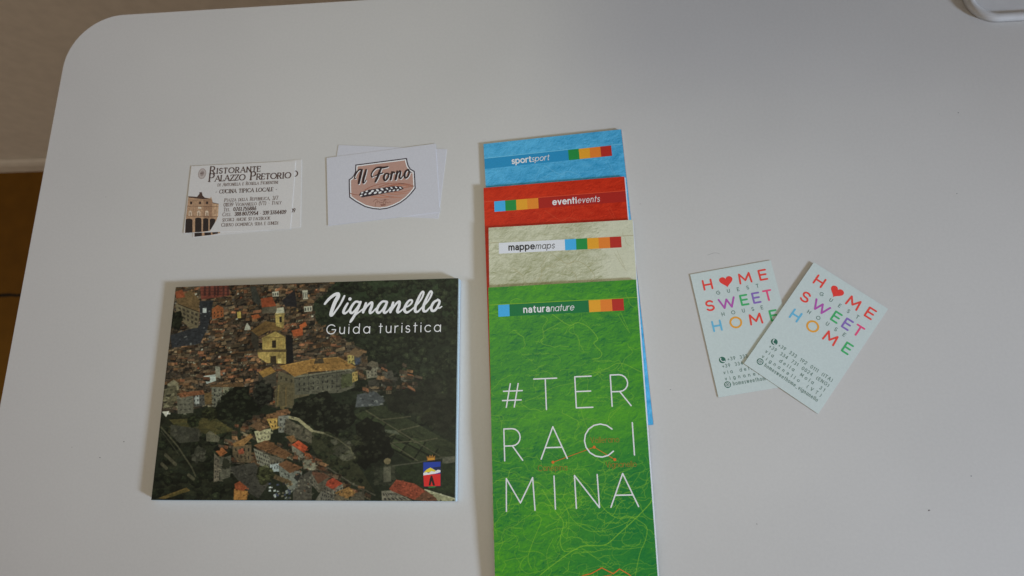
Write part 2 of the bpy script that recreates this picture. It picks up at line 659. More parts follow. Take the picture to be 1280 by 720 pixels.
l.new(tc.outputs['Object'], ns.inputs['Vector'])
l.new(ns.outputs['Fac'], mr.inputs['Value'])
l.new(br.outputs['Color'], mx.inputs[6])
l.new(mr.outputs['Result'], mx.inputs[7])
l.new(mx.outputs[2], b.inputs['Base Color'])
b.inputs['Roughness'].default_value = 0.6
b.inputs['Specular IOR Level'].default_value = 0.15
me = bpy.data.meshes.new('floor')
me.from_pydata([(-4, -4, FZ), (4, -4, FZ), (4, .56, FZ), (-4, .56, FZ)], [], [(0, 1, 2, 3)])
fl = obj('floor', me, m)
fl['kind'] = 'structure'

WALL_Y = 0.545
wall_m = flat('matt_wall_paint', (0.78, 0.73, 0.66), 0.8, 0.2, 0.05, 60, 0.3)
me = bpy.data.meshes.new('wall')
me.from_pydata([(-4, WALL_Y, FZ), (4, WALL_Y, FZ), (4, WALL_Y, 1.9), (-4, WALL_Y, 1.9),
                (-4, WALL_Y + .1, FZ), (4, WALL_Y + .1, FZ), (4, WALL_Y + .1, 1.9), (-4, WALL_Y + .1, 1.9)], [],
               [(0, 1, 2, 3), (5, 4, 7, 6), (3, 2, 6, 7), (1, 0, 4, 5), (0, 3, 7, 4), (2, 1, 5, 6)])
wl = obj('wall', me, wall_m)
wl['kind'] = 'structure'
sk = bpy.data.meshes.new('skirting_board')
prof = [(0, 0), (-.010, 0), (-.010, .028), (-.007, .036), (-.002, .040), (0, .040)]
V = [(x, WALL_Y + p[0] - .001, FZ + p[1]) for x in (-4, 4) for p in prof]
k = len(prof)
sk.from_pydata(V, [], [(i, (i + 1) % k, k + (i + 1) % k, k + i) for i in range(k)] + [tuple(range(k))[::-1], tuple(range(k, 2 * k))])
obj('skirting_board', sk, flat('skirting_paint', (0.78, 0.73, 0.66), 0.6, 0.4, 0.05, 40), wl)

# ================================================================== TABLE
m, n, l, b = new_mat('white_laminate')
tc = n.new('ShaderNodeTexCoord')
n1 = n.new('ShaderNodeTexNoise')
n1.inputs['Scale'].default_value = 520
n1.inputs['Detail'].default_value = 4
n2 = n.new('ShaderNodeTexNoise')
n2.inputs['Scale'].default_value = 7
n2.inputs['Detail'].default_value = 3
r1 = n.new('ShaderNodeMapRange')
r1.inputs['From Min'].default_value, r1.inputs['From Max'].default_value = .3, .7
r1.inputs['To Min'].default_value, r1.inputs['To Max'].default_value = .982, 1.018
r2 = n.new('ShaderNodeMapRange')
r2.inputs['From Min'].default_value, r2.inputs['From Max'].default_value = .3, .7
r2.inputs['To Min'].default_value, r2.inputs['To Max'].default_value = .97, 1.03
mu = n.new('ShaderNodeMath')
mu.operation = 'MULTIPLY'
mx = n.new('ShaderNodeMix')
mx.data_type = 'RGBA'
mx.blend_type = 'MULTIPLY'
mx.inputs['Factor'].default_value = 1
mx.inputs[6].default_value = (.640, .625, .600, 1)
bp = n.new('ShaderNodeBump')
bp.inputs['Strength'].default_value = .05
bp.inputs['Distance'].default_value = .0003
for a_ in (n1, n2):
    l.new(tc.outputs['Object'], a_.inputs['Vector'])
l.new(n1.outputs['Fac'], r1.inputs['Value'])
l.new(n2.outputs['Fac'], r2.inputs['Value'])
l.new(r1.outputs['Result'], mu.inputs[0])
l.new(r2.outputs['Result'], mu.inputs[1])
l.new(mu.outputs['Value'], mx.inputs[7])
l.new(mx.outputs[2], b.inputs['Base Color'])
l.new(n1.outputs['Fac'], bp.inputs['Height'])
l.new(bp.outputs['Normal'], b.inputs['Normal'])
b.inputs['Roughness'].default_value = .38
b.inputs['Specular IOR Level'].default_value = .45
LAM = m
TX0, TX1, TY0, TY1 = -.4335, .95, -.44, .3532
table = thing('table', 'white laminate table with rounded corners carrying the printed cards and leaflets', 'table', (.25, -.04, FZ))
P = [(x - .25, y + .04) for x, y in round_rect(TX0, TY0, TX1, TY1, .047, 14)]
prism('tabletop', P, -FZ - .022, -FZ, LAM, table, bevel=.0022)
leg_m = flat('white_metal_leg', (.55, .55, .54), .4, .5, .03, 60)
for sx in (-.58, .60):
    for sy in (-.32, .29):
        bm = bmesh.new()
        bmesh.ops.create_cone(bm, cap_ends=True, segments=20, radius1=.016, radius2=.020, depth=-FZ - .024,
                              matrix=Matrix.Translation((sx, sy, (-FZ - .024) / 2)))
        me = bpy.data.meshes.new('leg')
        bm.to_mesh(me)
        bm.free()
        obj('leg', me, leg_m, table)
# little dark specks of dirt stuck on the laminate
sp = Ink()
rng = np.random.default_rng(5)
for (x, y, r, c) in [(.0022, .1766, .35, (95, 92, 90)), (.2579, .2339, .35, (70, 68, 70)), (.2492, .1742, .35, (70, 68, 70)),
                     (.2064, -.0318, .6, (80, 72, 74)), (.2336, -.0109, .4, (85, 80, 90)), (.1033, -.0423, .35, (90, 86, 88)),
                     (-.3312, .0028, .45, (90, 86, 84)), (-.3478, -.0085, .45, (80, 76, 74)), (-.3707, -.0016, .3, (120, 115, 112)),
                     (.0534, .0413, .4, (110, 106, 110)), (.0373, .1726, .3, (120, 116, 116)), (.2455, .2335, .2, (110, 106, 106)), (-.3760, .190, .25, (115, 110, 104))]:
    P = [((x * 1000) + r * q * math.cos(t), (y * 1000) + .8 * r * q * math.sin(t)) for t, q in ((2 * PI * k / 9, .7 + .6 * rng.random()) for k in range(9))]
    sp.poly(P, c)
P = [(86.3 + t, 134.6 + .8 * math.sin(t * .5 + 1)) for t in np.linspace(-4, 4, 9)]
sp.strokes(stroke(P, .38), (142, 140, 138))
sp.build('dirt_specks', Frame(500, -80), -FZ * 1000 + .03, table)['kind'] = 'stuff'

# white tray at the far right corner of the picture
TW = flat('white_plastic', (.62, .62, .62), .33, .5, .03, 200)
tray = thing('tray', 'white plastic tray with rounded raised rim at the far right edge of the photo', 'tray', (.42, .3315, 0))
TR = (-.148, -.0285, .30, .0205)
TY2 = .0185
P = round_rect(-.148, -.0285, .30, TY2, .0215, 12)
prism('base_plate', round_rect(-.1435, -.024, .2955, TY2 - .0045, .017, 12), .0004, .0016, TW, tray)
bm = bmesh.new()
rings = []
prof = [(0, 0), (-.0002, .003), (.0008, .0046), (.0026, .0052), (.0044, .0046), (.0062, .0028), (.0068, .0012), (.0068, 0)]
for off, z in prof:
    q = round_rect(-.148 + off, -.0285 + off, .30 - off, TY2 - off, .0215 - off, 12)
    rings.append([bm.verts.new((x, y, z)) for x, y in q])
for a_, b_ in zip(rings, rings[1:] + rings[:1]):
    for i in range(len(a_)):
        j = (i + 1) % len(a_)
        bm.faces.new((a_[i], a_[j], b_[j], b_[i]))
bmesh.ops.recalc_face_normals(bm, faces=bm.faces)
me = bpy.data.meshes.new('rim')
bm.to_mesh(me)
bm.free()
for p_ in me.polygons:
    p_.use_smooth = True
obj('rim', me, TW, tray)

# unseen box added over the far edge to keep room light off the table
blocker = thing('light_blocker', 'small pale unseen box added above the far edge of the table to shade it', 'light blocker', (BLOCKER[0], WALL_Y - .002, BLOCKER[1]))
prism('blocker_body', round_rect(-BLOCKER[2], -BLOCKER[3], BLOCKER[2], 0, .004, 3), 0, .34, flat('blocker_paint', (.45, .42, .38), .6, .3), blocker)

PAPER = flat('white_paper', (.74, .75, .76), .6, .3, .04, 700)
EDGE_BLUE = flat('pale_page_edges', (.50, .62, .68), .6, .3, .08, 900)

# ================================================================== MAP LEAFLETS
def hom(h):
    return lambda px, py: ((h[0] * px + h[1] * py + h[2]) / (h[6] * px + h[7] * py + 1), (h[3] * px + h[4] * py + h[5]) / (h[6] * px + h[7] * py + 1))


def crop(h, ox, oy, k):
    return lambda P: [h(ox + a / k, oy + b_ / k) for a, b_ in P]


HG = hom([0.6924905, -0.014594664, -417.53436, -0.0034592419, -0.63245228, 489.01212, 0.00016596566, 0.00034772187, 1.0])
G4, G5 = crop(HG, 600, 340, 3.6), crop(HG, 600, 520, 3.6)
ROADS = [
    (G4([(325, 190), (400, 240), (440, 228), (490, 250), (530, 300), (512, 322), (548, 365), (535, 388), (505, 392)]), .55),
    (G4([(280, 272), (350, 235), (375, 215)]), .35), (G4([(620, 190), (650, 240), (675, 275)]), .35), (G4([(632, 180), (668, 260)]), .35),
    (G4([(450, 470), (560, 440), (630, 410), (725, 450)]), .5), (G4([(630, 410), (600, 440), (520, 455)]), .35),
    (G4([(150, 600), (260, 560), (330, 520), (420, 500)]), .3), (G4([(470, 560), (455, 620), (480, 700)]), .3),
    (G4([(560, 690), (600, 640), (640, 600)]), .3),
    (G5([(270, 718), (330, 670), (450, 590), (560, 582), (620, 535), (700, 462), (760, 400), (775, 375)]), .75),
    (G5([(440, 270), (500, 330), (560, 420), (620, 460), (660, 450), (700, 462)]), .6),
    (G5([(700, 462), (750, 500), (745, 560), (720, 620), (700, 720)]), .5),
    (G5([(280, 330), (340, 430), (375, 480), (360, 560), (380, 610), (440, 600)]), .6),
    (G5([(250, 440), (275, 470), (240, 560), (215, 640), (230, 690)]), .45),
    (G5([(300, 330), (380, 400), (400, 470), (390, 560)]), .35),
    (G5([(380, 400), (420, 470), (500, 520), (600, 505), (680, 470)]), .4),
    (G5([(380, 480), (470, 490), (540, 540)]), .35), (G5([(560, 582), (640, 600), (740, 590)]), .35),
    (G5([(450, 590), (520, 640), (600, 690)]), .3), (G5([(70, 290), (160, 292), (260, 300)]), .3), (G5([(100, 355), (300, 352), (440, 356)]), .25),
    (G5([(760, 300), (690, 330), (640, 320)]), .35), (G5([(330, 550), (300, 620), (310, 700)]), .3),
]


def map_layer(fr, k, seed=3):
    """relief value and road / name coverage over one leaflet cover"""
    pv = Pic(fr.w, fr.h, k, (0, 0, 0))
    gx, gy = np.meshgrid(pv.xs, pv.ys)
    wx = fbm(gx / 11, gy / 9, 11, 5, .6) - .5
    wy = fbm(gx / 11 + 40, gy / 9 + 9, 21, 5, .6) - .5
    a = fbm((gx + 20 * wx) / 9, (gy + 16 * wy) / 3.4, seed, 5, .62)
    r = 1 - np.abs(2 * fbm((gx - 15 * wy) / 8, (gy + 15 * wx) / 4.2, seed + 50, 5, .62) - 1)
    f = fbm((gx + 8 * wx) / 1.6, (gy + 8 * wy) / .55, seed + 90, 3, .6)
    big = fbm(gx / 40, gy / 30, seed + 120, 2)
    ht = (1 - np.abs(2 * fbm((gx + 9 * wx) / 13, (gy + 9 * wy) / 9, seed + 200, 6, .56) - 1)) * 6 + fbm((gx + 6 * wy) / 7, (gy + 6 * wx) / 4, seed + 230, 5, .6) * 4
    dy, dx = np.gradient(ht, 1 / k)
    hs = np.clip(.5 + .16 * (dy * .8 - dx * .6), 0, 1)      # relief shading of the printed map
    v = .50 * hs + .20 * a + .14 * r + .16 * f + .28 * (big - .5)
    v = np.clip((v - .28) / .42, 0, 1)
    for P, w in ROADS:
        Q = [p[:2] for p in smooth([(*p, 0) for p in P], 4)]
        pv.line(Q, w * .72, (1, 0, 0), .62)
    rg = np.random.default_rng(8)
    for i in range(230):        # the dense web of minor roads, streams and contour lines
        x, y = rg.uniform(0, fr.w), rg.uniform(0, fr.h) if i < 110 else rg.uniform(0, 95)
        g = rg.uniform(0, 6.28)
        st = rg.uniform(2.0, 4.0)
        P = [(x, y, 0)]
        for j in range(int(rg.integers(4, 12))):
            g += rg.normal(0, .55)
            x, y = x + st * math.cos(g), y + st * .7 * math.sin(g)
            P.append((x, y, 0))
        pv.line([p[:2] for p in smooth(P, 3)], rg.uniform(.16, .32), (1, 0, 0), rg.uniform(.25, .6))
    for i in range(95):
        x = rg.uniform(4, fr.w - 14)
        y = rg.uniform(3, fr.h - 4)
        if rg.random() < .55:
            x, y = rg.uniform(40, fr.w - 14), rg.uniform(3, 85)
        L = rg.uniform(4, 12)
        q = .55 + .35 * rg.random()
        xs = np.arange(0, L, .45)
        P = [(x + t, y + q * (rg.random() - .5) * 1.7) for t in xs]
        pv.line(P, .26, (1, 0, 0), .38)
    for i in range(240):       # spot heights
        x, y = rg.uniform(0, fr.w), rg.uniform(0, fr.h)
        pv.line([(x, y), (x + .01, y)], .5, (1, 0, 0), .5)
    return pv, v, pv.a[..., 0]


def leaf_zf(k, cy, h):
    """a leaflet lies on the ones below and sags past their lower edges"""
    ends = [.0144, -.0220, -.0540][:k]

    def zf(x, y):
        yw = cy + (np.asarray(y, float) - h / 2) / 1000
        z = 0 * yw
        for e in ends:
            t = np.clip((yw - (e - .034)) / .034, 0, 1)
            z = z + 1.75 * (.5 + .5 * t * t * (3 - 2 * t))
        return z - 1.75 * k + .10 * np.sin(np.asarray(x) / 102 * PI) + .12 * np.sin(yw * 42 + k)
    return zf


BLUE, GRN, YEL, ORA, RED_ = (52, 142, 190), (22, 115, 52), (205, 132, 32), (206, 104, 34), (150, 32, 24)
PM = print_mat('coated_map_print', .34, .16, .07)
LEAF = dict(
    sport=dict(loc=(-.01754, .12037), rot=.07595, h=212.5, k=0, lo=(30, 114, 154), hi=(76, 152, 188), road=(108, 166, 194),
               label='blue sport leaflet at the back of the fanned row, lowest of the four', edge=(.45, .28, .16)),
    eventi=dict(loc=(-.01854, .0840), rot=.055, h=211.5, k=1, lo=(142, 26, 12), hi=(172, 44, 22), road=(178, 74, 48),
                label='red events leaflet lying between the blue and the beige one', edge=(.50, .58, .68)),
    mappe=dict(loc=(-.01594, .05159), rot=.03465, h=211.5, k=2, lo=(122, 124, 90), hi=(170, 170, 148), road=(134, 126, 88),
               label='beige maps leaflet with a white title strip, under the green one', edge=(.62, .60, .50)),
    natura=dict(loc=(-.01401, .00749), rot=.04287, h=211.5, k=3, lo=(12, 86, 44), hi=(66, 130, 32), road=(112, 158, 44),
                label='green nature leaflet with large white capitals, topmost of the fanned row', edge=(.66, .74, .72)),
)
TT = 1.75
for nm, d in LEAF.items():
    k, h = d['k'], d['h']
    fr = Frame(102, h, leaf_zf(k, d['loc'][1], h))
    root = thing('map_leaflet', d['label'], 'leaflet', (*d['loc'], (.04 + TT * k) / 1000), d['rot'], 'folded map leaflets fanned in a column')
    pv, v, rd = map_layer(fr, 4)
    lo, hi, ro = ink(d['lo']), ink(d['hi']), ink(d['road'])
    t = v[..., None]
    gx, gy = np.meshgrid(pv.xs, pv.ys)
    img = lo * (1 - t) + hi * t
    if nm == 'mappe':           # pale coast plain on the right of the map sheet
        q = np.clip((gx - 70 + 14 * (v - .5)) / 14, 0, 1)[..., None]
        img = img * (1 - q * .75) + ink((172, 172, 152)) * q * .75
    if nm == 'natura':
        q = np.clip((gx - 62 + 26 * (v - .5) - .28 * (gy - 100)) / 34, 0, 1)[..., None] * np.clip((120 - gy) / 40, 0, 1)[..., None]
        img = img * (1 - q * .62) + ink((8, 92, 46)) * q * .62
    rr = rd[..., None] * (1.0 if nm in ('natura', 'mappe') else .62)
    img = img * (1 - rr) + ro * rr
    # the whole visible part of each cover at full fineness, the rest coarser
    ys = pv.ys
    keep = np.ones(len(ys), bool)
    if nm != 'natura':
        keep = (ys > h - 62) | (np.arange(len(ys)) % 6 == 0)
        keep[0] = keep[-1] = True
    grid('cover', fr, pv.xs, ys[keep], img[keep], TT - .05, PM, root, skirt=.24, edge=d['edge'])
    # inner folds of the map, peeping out a little
    folds = {'sport': ((-.2, .5), (.5, .8)), 'eventi': ((-.3, .9), (.2, .7)), 'mappe': ((-.2, .5), (.1, .5)), 'natura': ((-.25, .95), (.1, .6))}[nm]
    slab('inner_fold', fr, .2 + folds[1][0], .4, 102 + folds[0][1] * .55, h - .5, .62, TT - .34, PAPER if nm != 'sport' else flat('orange_paper_edge', (.50, .30, .17), .6, .3), root)
    slab('inner_fold', fr, .3, .3, 102 + folds[0][1], h - .4, .30, .60, EDGE_BLUE if nm == 'eventi' else PAPER, root)
    slab('back_cover', fr, 0, 0, 102, h, 0, .26, flat('back_cover_print', lo, .5, .4), root)
    # strip of coloured squares and title band
    y0, y1 = {'sport': (192.35, 200.5), 'eventi': (192.35, 200.35), 'mappe': (191.7, 199.7), 'natura': (190.4, 198.7)}[nm]
    Z = TT - .05 + .05
    sq = Ink()
    def squares(x, cols, w=7.85):
        for c in cols:     # noqa
            sq.poly([(x, y0), (x + w, y0), (x + w, y1), (x, y1)], c)
            x += w
    band = Ink()
    rect = lambda a, b_: [(a, y0), (b_, y0), (b_, y1), (a, y1)]
    tx = Ink()
    W_ = (200, 204, 206)
    if nm == 'sport':
        squares(62.1, [GRN, YEL, ORA, RED_])
        band.poly(rect(.1, 62.1), (26, 116, 158))
        ll = (98, 165, 200)
        tx.text('sport', 20.6, 194.3, 4.35, .86, W_, alt=True, wide=.90, width=14.0)
        tx.text('sport', 35.1, 194.3, 4.35, .44, W_, alt=True, wide=.86, width=12.6, shear=.2)
    elif nm == 'eventi':
        squares(7.5, [BLUE, GRN, YEL, (200, 112, 32)], 8.0)
        band.poly(rect(39.5, 101.9), (140, 22, 14))
        ll = (185, 66, 40)
        tx.text('eventi', 49.9, 194.2, 4.35, .86, W_, wide=.90, width=16.6)
        tx.text('events', 67.6, 194.0, 4.35, .42, W_, wide=.76, width=15.3, shear=.2)
    elif nm == 'mappe':
        squares(54.05, [BLUE, GRN, YEL, ORA, RED_])
        band.poly(rect(7.2, 54.05), (182, 184, 190))
        ll = (140, 132, 100)
        K_ = (28, 26, 28)
        tx.text('mappe', 14.5, 193.9, 4.35, .86, K_, wide=.88, width=18.0, alt=True)
        tx.text('maps', 33.4, 193.7, 4.35, .44, K_, wide=.84, width=13.0, shear=.2)
    else:
        squares(6.6, [BLUE])
        sq.build('colour_square', fr, Z + .01, root)
        sq = Ink()
        band.poly(rect(14.45, 69.05), (8, 92, 48))
        squares(69.05, [YEL, ORA, RED_])
        ll = (108, 150, 34)
        tx.text('natura', 24.4, 192.4, 4.35, .86, W_, wide=.90, width=17.5, alt=True)
        tx.text('nature', 42.9, 192.4, 4.35, .44, W_, wide=.86, width=15.6, shear=.2)
    segs = {'sport': [(.2, 62), (93.6, 101.8)], 'eventi': [(.2, 7.4), (39.6, 101.8)], 'mappe': [(.2, 7.1), (93.5, 101.8)], 'natura': [(.2, 101.8)]}[nm]
    for a_, b_ in segs:
        rule = Ink()
        n_ = max(1, int((b_ - a_) / 10))
        for q in range(n_):
            xa, xb = a_ + (b_ - a_) * q / n_, a_ + (b_ - a_) * (q + 1) / n_
            rule.poly([(xa, y1 + .1), (xb, y1 + .1), (xb, y1 + .5), (xa, y1 + .5)], ll)
        rule.build('ruled_line', fr, Z, root)
    band.build('title_band', fr, Z, root)
    sq.build('colour_strip', fr, Z + .01, root)
    tx.build('title_lettering', fr, Z + .04, root)
    if nm == 'natura':
        bt = Ink()
        w = .84
        WH = (205, 212, 208)
        for s_, x, y, wd in (('#', 7.6, 128.2, 0), ):
            bt.strokes([q for st in GL['#'][1] for q in stroke([(x + a_ * 16.2, y + b_ * 16.2) for a_, b_ in st], w, cap=False)], WH)
        def big(ch, x, y, sx, sy=20.5):
            bt.strokes([q for st in GL[ch][1] for q in stroke([(x + a_ * sx, y + b_ * sy) for a_, b_ in st], w)], WH)
        big('T', 29.5, 126.1, 15.4 / .66)
        big('E', 57.0, 126.5, 10.9 / .52)
        big('R', 80.5, 126.7, 12.3 / .60)
        big('R', 8.4, 93.9, 11.9 / .60)
        big('A', 32.4, 94.3, 17.1 / .84)
        big('C', 61.2, 94.5, 21.0, 21.0)
        big('I', 92.8, 95.2, 20)
        bt.strokes(stroke([(8.6, 62.2), (9.1, 82.6), (17.9, 67.2), (26.4, 82.8), (27.2, 62.5)], w), WH)
        big('I', 40.35, 62.9, 20)
        bt.strokes(stroke([(53.8, 63.1), (53.6, 83.4), (68.5, 63.3), (68.2, 83.6)], w), WH)
        big('A', 75.8, 63.4, 17.4 / .84)
        bt.build('headline_lettering', fr, Z + .05, root)
        rt = Ink()
        OR = (178, 88, 28)
        rt.strokes(stroke([(40.0, 92.1), (67.3, 100.9), (80.1, 92.7)], .34), OR)
        for p_ in ((40.0, 92.1), (67.3, 100.9), (80.1, 92.7)):
            rt.poly(disc(p_, .95, 12), OR, z=.012)
        rt.build('route_line', fr, Z + .02, root)
        OW = (124, 98, 30)
        for t_, x, y, w_ in (('Canepina', 30.2, 86.9, 18.8), ('Vallerano', 65.2, 103.6, 18.3), ('Vignanello', 74.2, 87.9, 19.4)):
            wd = Ink()
            wd.text(t_, x, y, 3.5, .31, OW, wide=.84, width=w_)
            wd.build('place_name', fr, Z + .02, root)
        zz = Ink()
        zz.strokes(stroke([(53.5, 21.6), (56.8, 22.9), (61.0, 23.7), (67.8, 27.1), (74.7, 23.5), (78.8, 26.3), (84.6, 22.9), (88, 19)], .55), OR)
        zz.strokes(stroke([(58, 18), (66, 21.5), (73.5, 22.9)], .4), OR)
        zz.build('mountain_outline', fr, Z + .02, root)

# ================================================================== TOWN GUIDE BOOKLET
BW, BH, BT = 212.5, 151.0, 5.2


def book_zf(x, y):
    u = np.asarray(x, float) / BW
    return .35 * np.sin(u * PI) + .25 * np.exp(-((u - .03) / .03) ** 2) * -1 + .12 * np.sin(np.asarray(y, float) / 40) * u


fb = Frame(BW, BH, book_zf)
HB = hom([0.7342005, 0.08448429, -191.5659, 0.002505199, -0.6584577, 411.1043, 0.0001659657, 0.0003477219, 1.0])
FRM = {'T': (180, 330, 2.322), 'A': (190, 340, 4.8), 'B': (380, 340, 4.8), 'C': (180, 480, 4.5), 'D': (380, 480, 4.5), 'V': (400, 350, 7.529)}


def at(f, P):
    ox, oy, k = FRM[f]
    return [HB(ox + a / k, oy + b_ / k) for a, b_ in P]


def town_picture():
    p = Pic(BW, BH, 4, (36, 40, 30))
    rg = np.random.default_rng(12)
    U = lambda a, b_: rg.uniform(a, b_)
    poly = lambda f, P, c, al=1.0: p.poly(at(f, P), c, al)
    line = lambda f, P, w, c, al=1.0: p.line(at(f, P), w, c, al)

    def blob(f, x, y, rx, ry, c, al=1.0, rough=.3):
        (cx, cy), (ex, ey) = at(f, [(x, y), (x + rx, y + ry)])
        p.blob(cx, cy, abs(ex - cx), abs(ey - cy), c, rg, al, rough)

    def tree(f, x, y, rx, ry, c):
        blob(f, x, y, rx, ry, [q * .72 for q in c])
        for i in range(90):
            a, r = U(0, 6.28), math.sqrt(U(0, 1.05))
            k = U(.55, 1.7)
            e = 5 + 9 * U(0, 1)
            blob(f, x + rx * r * math.cos(a), y + ry * r * math.sin(a), min(rx * .25, e), min(ry * .22, e * .75), [q * k for q in c], .7)

    def windows(f, P, nx, ny, c=(28, 28, 30), sx=.28, sy=.45, jit=.05):
        """P: wall quad, top-left, top-right, bottom-right, bottom-left"""
        a, b_, c_, d_ = [np.array(q, float) for q in P]
        for j in range(ny):
            for i in range(nx):
                u, v = (i + .5) / nx + U(-jit, jit) / nx, (j + .55) / ny
                hw, hh = sx / nx / 2 * 1.1, sy / ny / 2
                q = [(a * (1 - uu) + b_ * uu) * (1 - vv) + (d_ * (1 - uu) + c_ * uu) * vv for uu, vv in ((u - hw, v - hh), (u + hw, v - hh), (u + hw, v + hh), (u - hw, v + hh))]
                poly(f, q, c, .85)

    ROOF = [(96, 68, 48), (112, 74, 46), (84, 62, 48), (126, 78, 46), (74, 56, 46), (104, 80, 58), (134, 70, 42), (92, 60, 44), (70, 58, 50)]
    WALL = [(74, 66, 56), (98, 88, 74), (56, 52, 48), (120, 110, 92), (66, 58, 50), (88, 76, 60), (44, 40, 38)]

    def rnd_house(f, x, y, w, h, ang=None):
        g = ang if ang is not None else U(-.28, .12)
        dx, dy = w * math.cos(g), w * math.sin(g)
        rx, ry = h * U(-.3, .5), -h
        rc = np.array(ROOF[rg.integers(len(ROOF))]) * U(.62, 1.22)
        rc = rc * .74 + rc.mean() * .26 * np.array((1.06, 1.0, .9))
        wc = np.array(WALL[rg.integers(len(WALL))]) * U(.45, 1.25)
        wh = h * U(.7, 1.3)
        poly(f, [(x, y), (x + dx, y + dy), (x + dx, y + dy + wh), (x, y + wh)], wc)
        if w > 12:
            windows(f, [(x, y), (x + dx, y + dy), (x + dx, y + dy + wh), (x, y + wh)], max(2, int(w / 8)), 1 if wh < 14 else 2)
        poly(f, [(x - 1, y + 1), (x + dx + 1, y + dy + 1), (x + dx + rx, y + dy + ry), (x + rx, y + ry)], rc)
        poly(f, [(x - 1, y + 1.4), (x + dx + 1, y + dy + 1.4), (x + dx + 1, y + dy + 2.6), (x - 1, y + 2.6)], rc * .3, .9)
        if U(0, 1) < .7:
            k = U(.2, .8)
            poly(f, [(x + dx * k, y + dy * k + 1), (x + dx, y + dy + 1), (x + dx + rx, y + dy + ry), (x + dx * k + rx, y + dy * k + ry)], rc * (U(.45, .7) if U(0, 1) < .6 else U(1.1, 1.35)), .9)

    def inside(x, y, P):
        c = False
        for i in range(len(P)):
            (ax, ay), (bx, by) = P[i], P[i - 1]
            if (ay > y) != (by > y) and x < (bx - ax) * (y - ay) / (by - ay) + ax:
                c = not c
        return c
    # --- woods of the hillside
    poly('T', [(400, 30), (960, 20), (960, 720), (0, 720), (0, 400)], (33, 38, 29))
    for i in range(1100):
        x, y = U(470, 930), U(30, 470)
        k = U(.55, 1.4) * (1.08 if y < 160 else .9)
        blob('T', x, y, U(5, 15), U(4, 10), [34 * k, 41 * k, 30 * k], .6)
    for i in range(160):
        x, y = U(560, 900), U(40, 150)
        k = U(.9, 1.45)
        blob('T', x, y, U(6, 16), U(4, 9), [34 * k, 46 * k, 30 * k], .5)
    def crown(f, x, y, r, k=1.0):
        blob(f, x + r * .12, y + r * .25, r * 1.05, r * .9, (15, 17, 13), .75)
        blob(f, x, y, r, r * .82, (30 * k, 35 * k, 25 * k), .9)
        blob(f, x - r * .2, y - r * .25, r * .6, r * .45, (41 * k, 48 * k, 33 * k), .7)
        for j in range(5):
            blob(f, x + U(-.7, .5) * r, y + U(-.7, .3) * r, r * .16, r * .13, (56 * k, 62 * k, 43 * k), .6)
    for i in range(520):
        y = 40 + 440 * (i / 520)
        x = U(480, 935)
        if x > 500 + max(0, y - 150) * .55:
            crown('T', x, y, U(6, 13) * (.75 + y / 800), U(.65, 1.25))
    # --- lower left fields
    for i in range(420):
        x, y = U(20, 330), U(440, 700)
        k = U(.5, 1.35)
        blob('T', x, y, U(6, 22), U(4, 10), [34 * k, 36 * k, 26 * k], .55)
    for i in range(90):
        y = 440 + 250 * (i / 90)
        crown('T', U(30, 330), y, U(6, 13), U(.6, 1.15))
    # --- old town: rows of roofs, far to near
    TOWN = [(85, 58), (560, 48), (486, 120), (505, 175), (560, 210), (640, 250), (650, 300), (612, 330), (400, 320), (388, 420), (330, 400), (215, 405), (100, 432), (48, 430), (62, 300)]
    poly('T', TOWN, (58, 48, 40))

    y = 62.0
    while y < 430:
        x = 52 + U(0, 14)
        while x < 650:
            w = U(10, 23) * (.8 + y / 700)
            yy = y + U(-6, 6)
            if inside(x, yy, TOWN) and inside(x + w * .8, yy, TOWN):
                rnd_house('T', x, yy, w, U(4.5, 8.5))
            x += w * U(.72, 1.05)
        y += U(6.2, 8.4)
    for i in range(110):     # bright bits: awnings, sheets, sunny gables
        x, y = U(90, 600), U(70, 400)
        if inside(x, y, TOWN):
            c = [(170, 168, 165), (150, 150, 140), (160, 130, 70), (60, 64, 84), (150, 62, 30)][rg.integers(5)]
            s_ = U(1.5, 4)
            poly('T', [(x, y), (x + s_ * 1.6, y - 1), (x + s_ * 1.6, y + s_), (x, y + s_ + 1)], c, .8)
    for i in range(900):    # broken-up detail of the roofs: ridges, chimneys, shaded walls, tiles
        x, y = U(55, 640), U(56, 425)
        if inside(x, y, TOWN):
            k = U(.35, 1.5)
            c = np.array([(92, 68, 52), (108, 74, 50), (70, 62, 56), (84, 78, 70), (52, 46, 42), (120, 84, 56)][rg.integers(6)]) * k
            w, h, g = U(1.5, 6), U(1.0, 2.6), U(-.5, .2)
            poly('T', [(x, y), (x + w, y + w * g), (x + w + U(-1, 2), y + w * g + h), (x + U(-1, 2), y + h)], c, .75)
    for i in range(120):     # alleys and shadows
        x, y = U(80, 620), U(70, 410)
        if inside(x, y, TOWN):
            line('T', [(x, y), (x + U(-14, 14), y + U(6, 16))], U(.5, 1.1), (26, 24, 25), .6)
    # --- quarter A (north west)
    poly('A', [(285, 175), (370, 170), (335, 340), (290, 430), (120, 455), (108, 380), (220, 345), (290, 320)], (40, 42, 50))
    for i in range(60):
        x, y = U(125, 350), U(180, 440)
        poly('A', [(x, y), (x + 10, y - 2), (x + 11, y + 5), (x, y + 6)], [(104, 106, 114), (62, 64, 78), (26, 26, 32)][i % 3], .7)
    poly('A', [(305, 218), (328, 215), (328, 245), (305, 246)], (175, 182, 200))
    poly('A', [(140, 190), (285, 240), (278, 335), (228, 340), (148, 260)], (100, 88, 70))
    windows('A', [(150, 200), (282, 245), (275, 330), (160, 270)], 5, 3, (48, 42, 38), .5, .55)
    poly('A', [(145, 165), (230, 108), (288, 170), (280, 238), (155, 190)], (92, 70, 46))
    line('A', [(155, 192), (280, 240)], .5, (36, 30, 24))
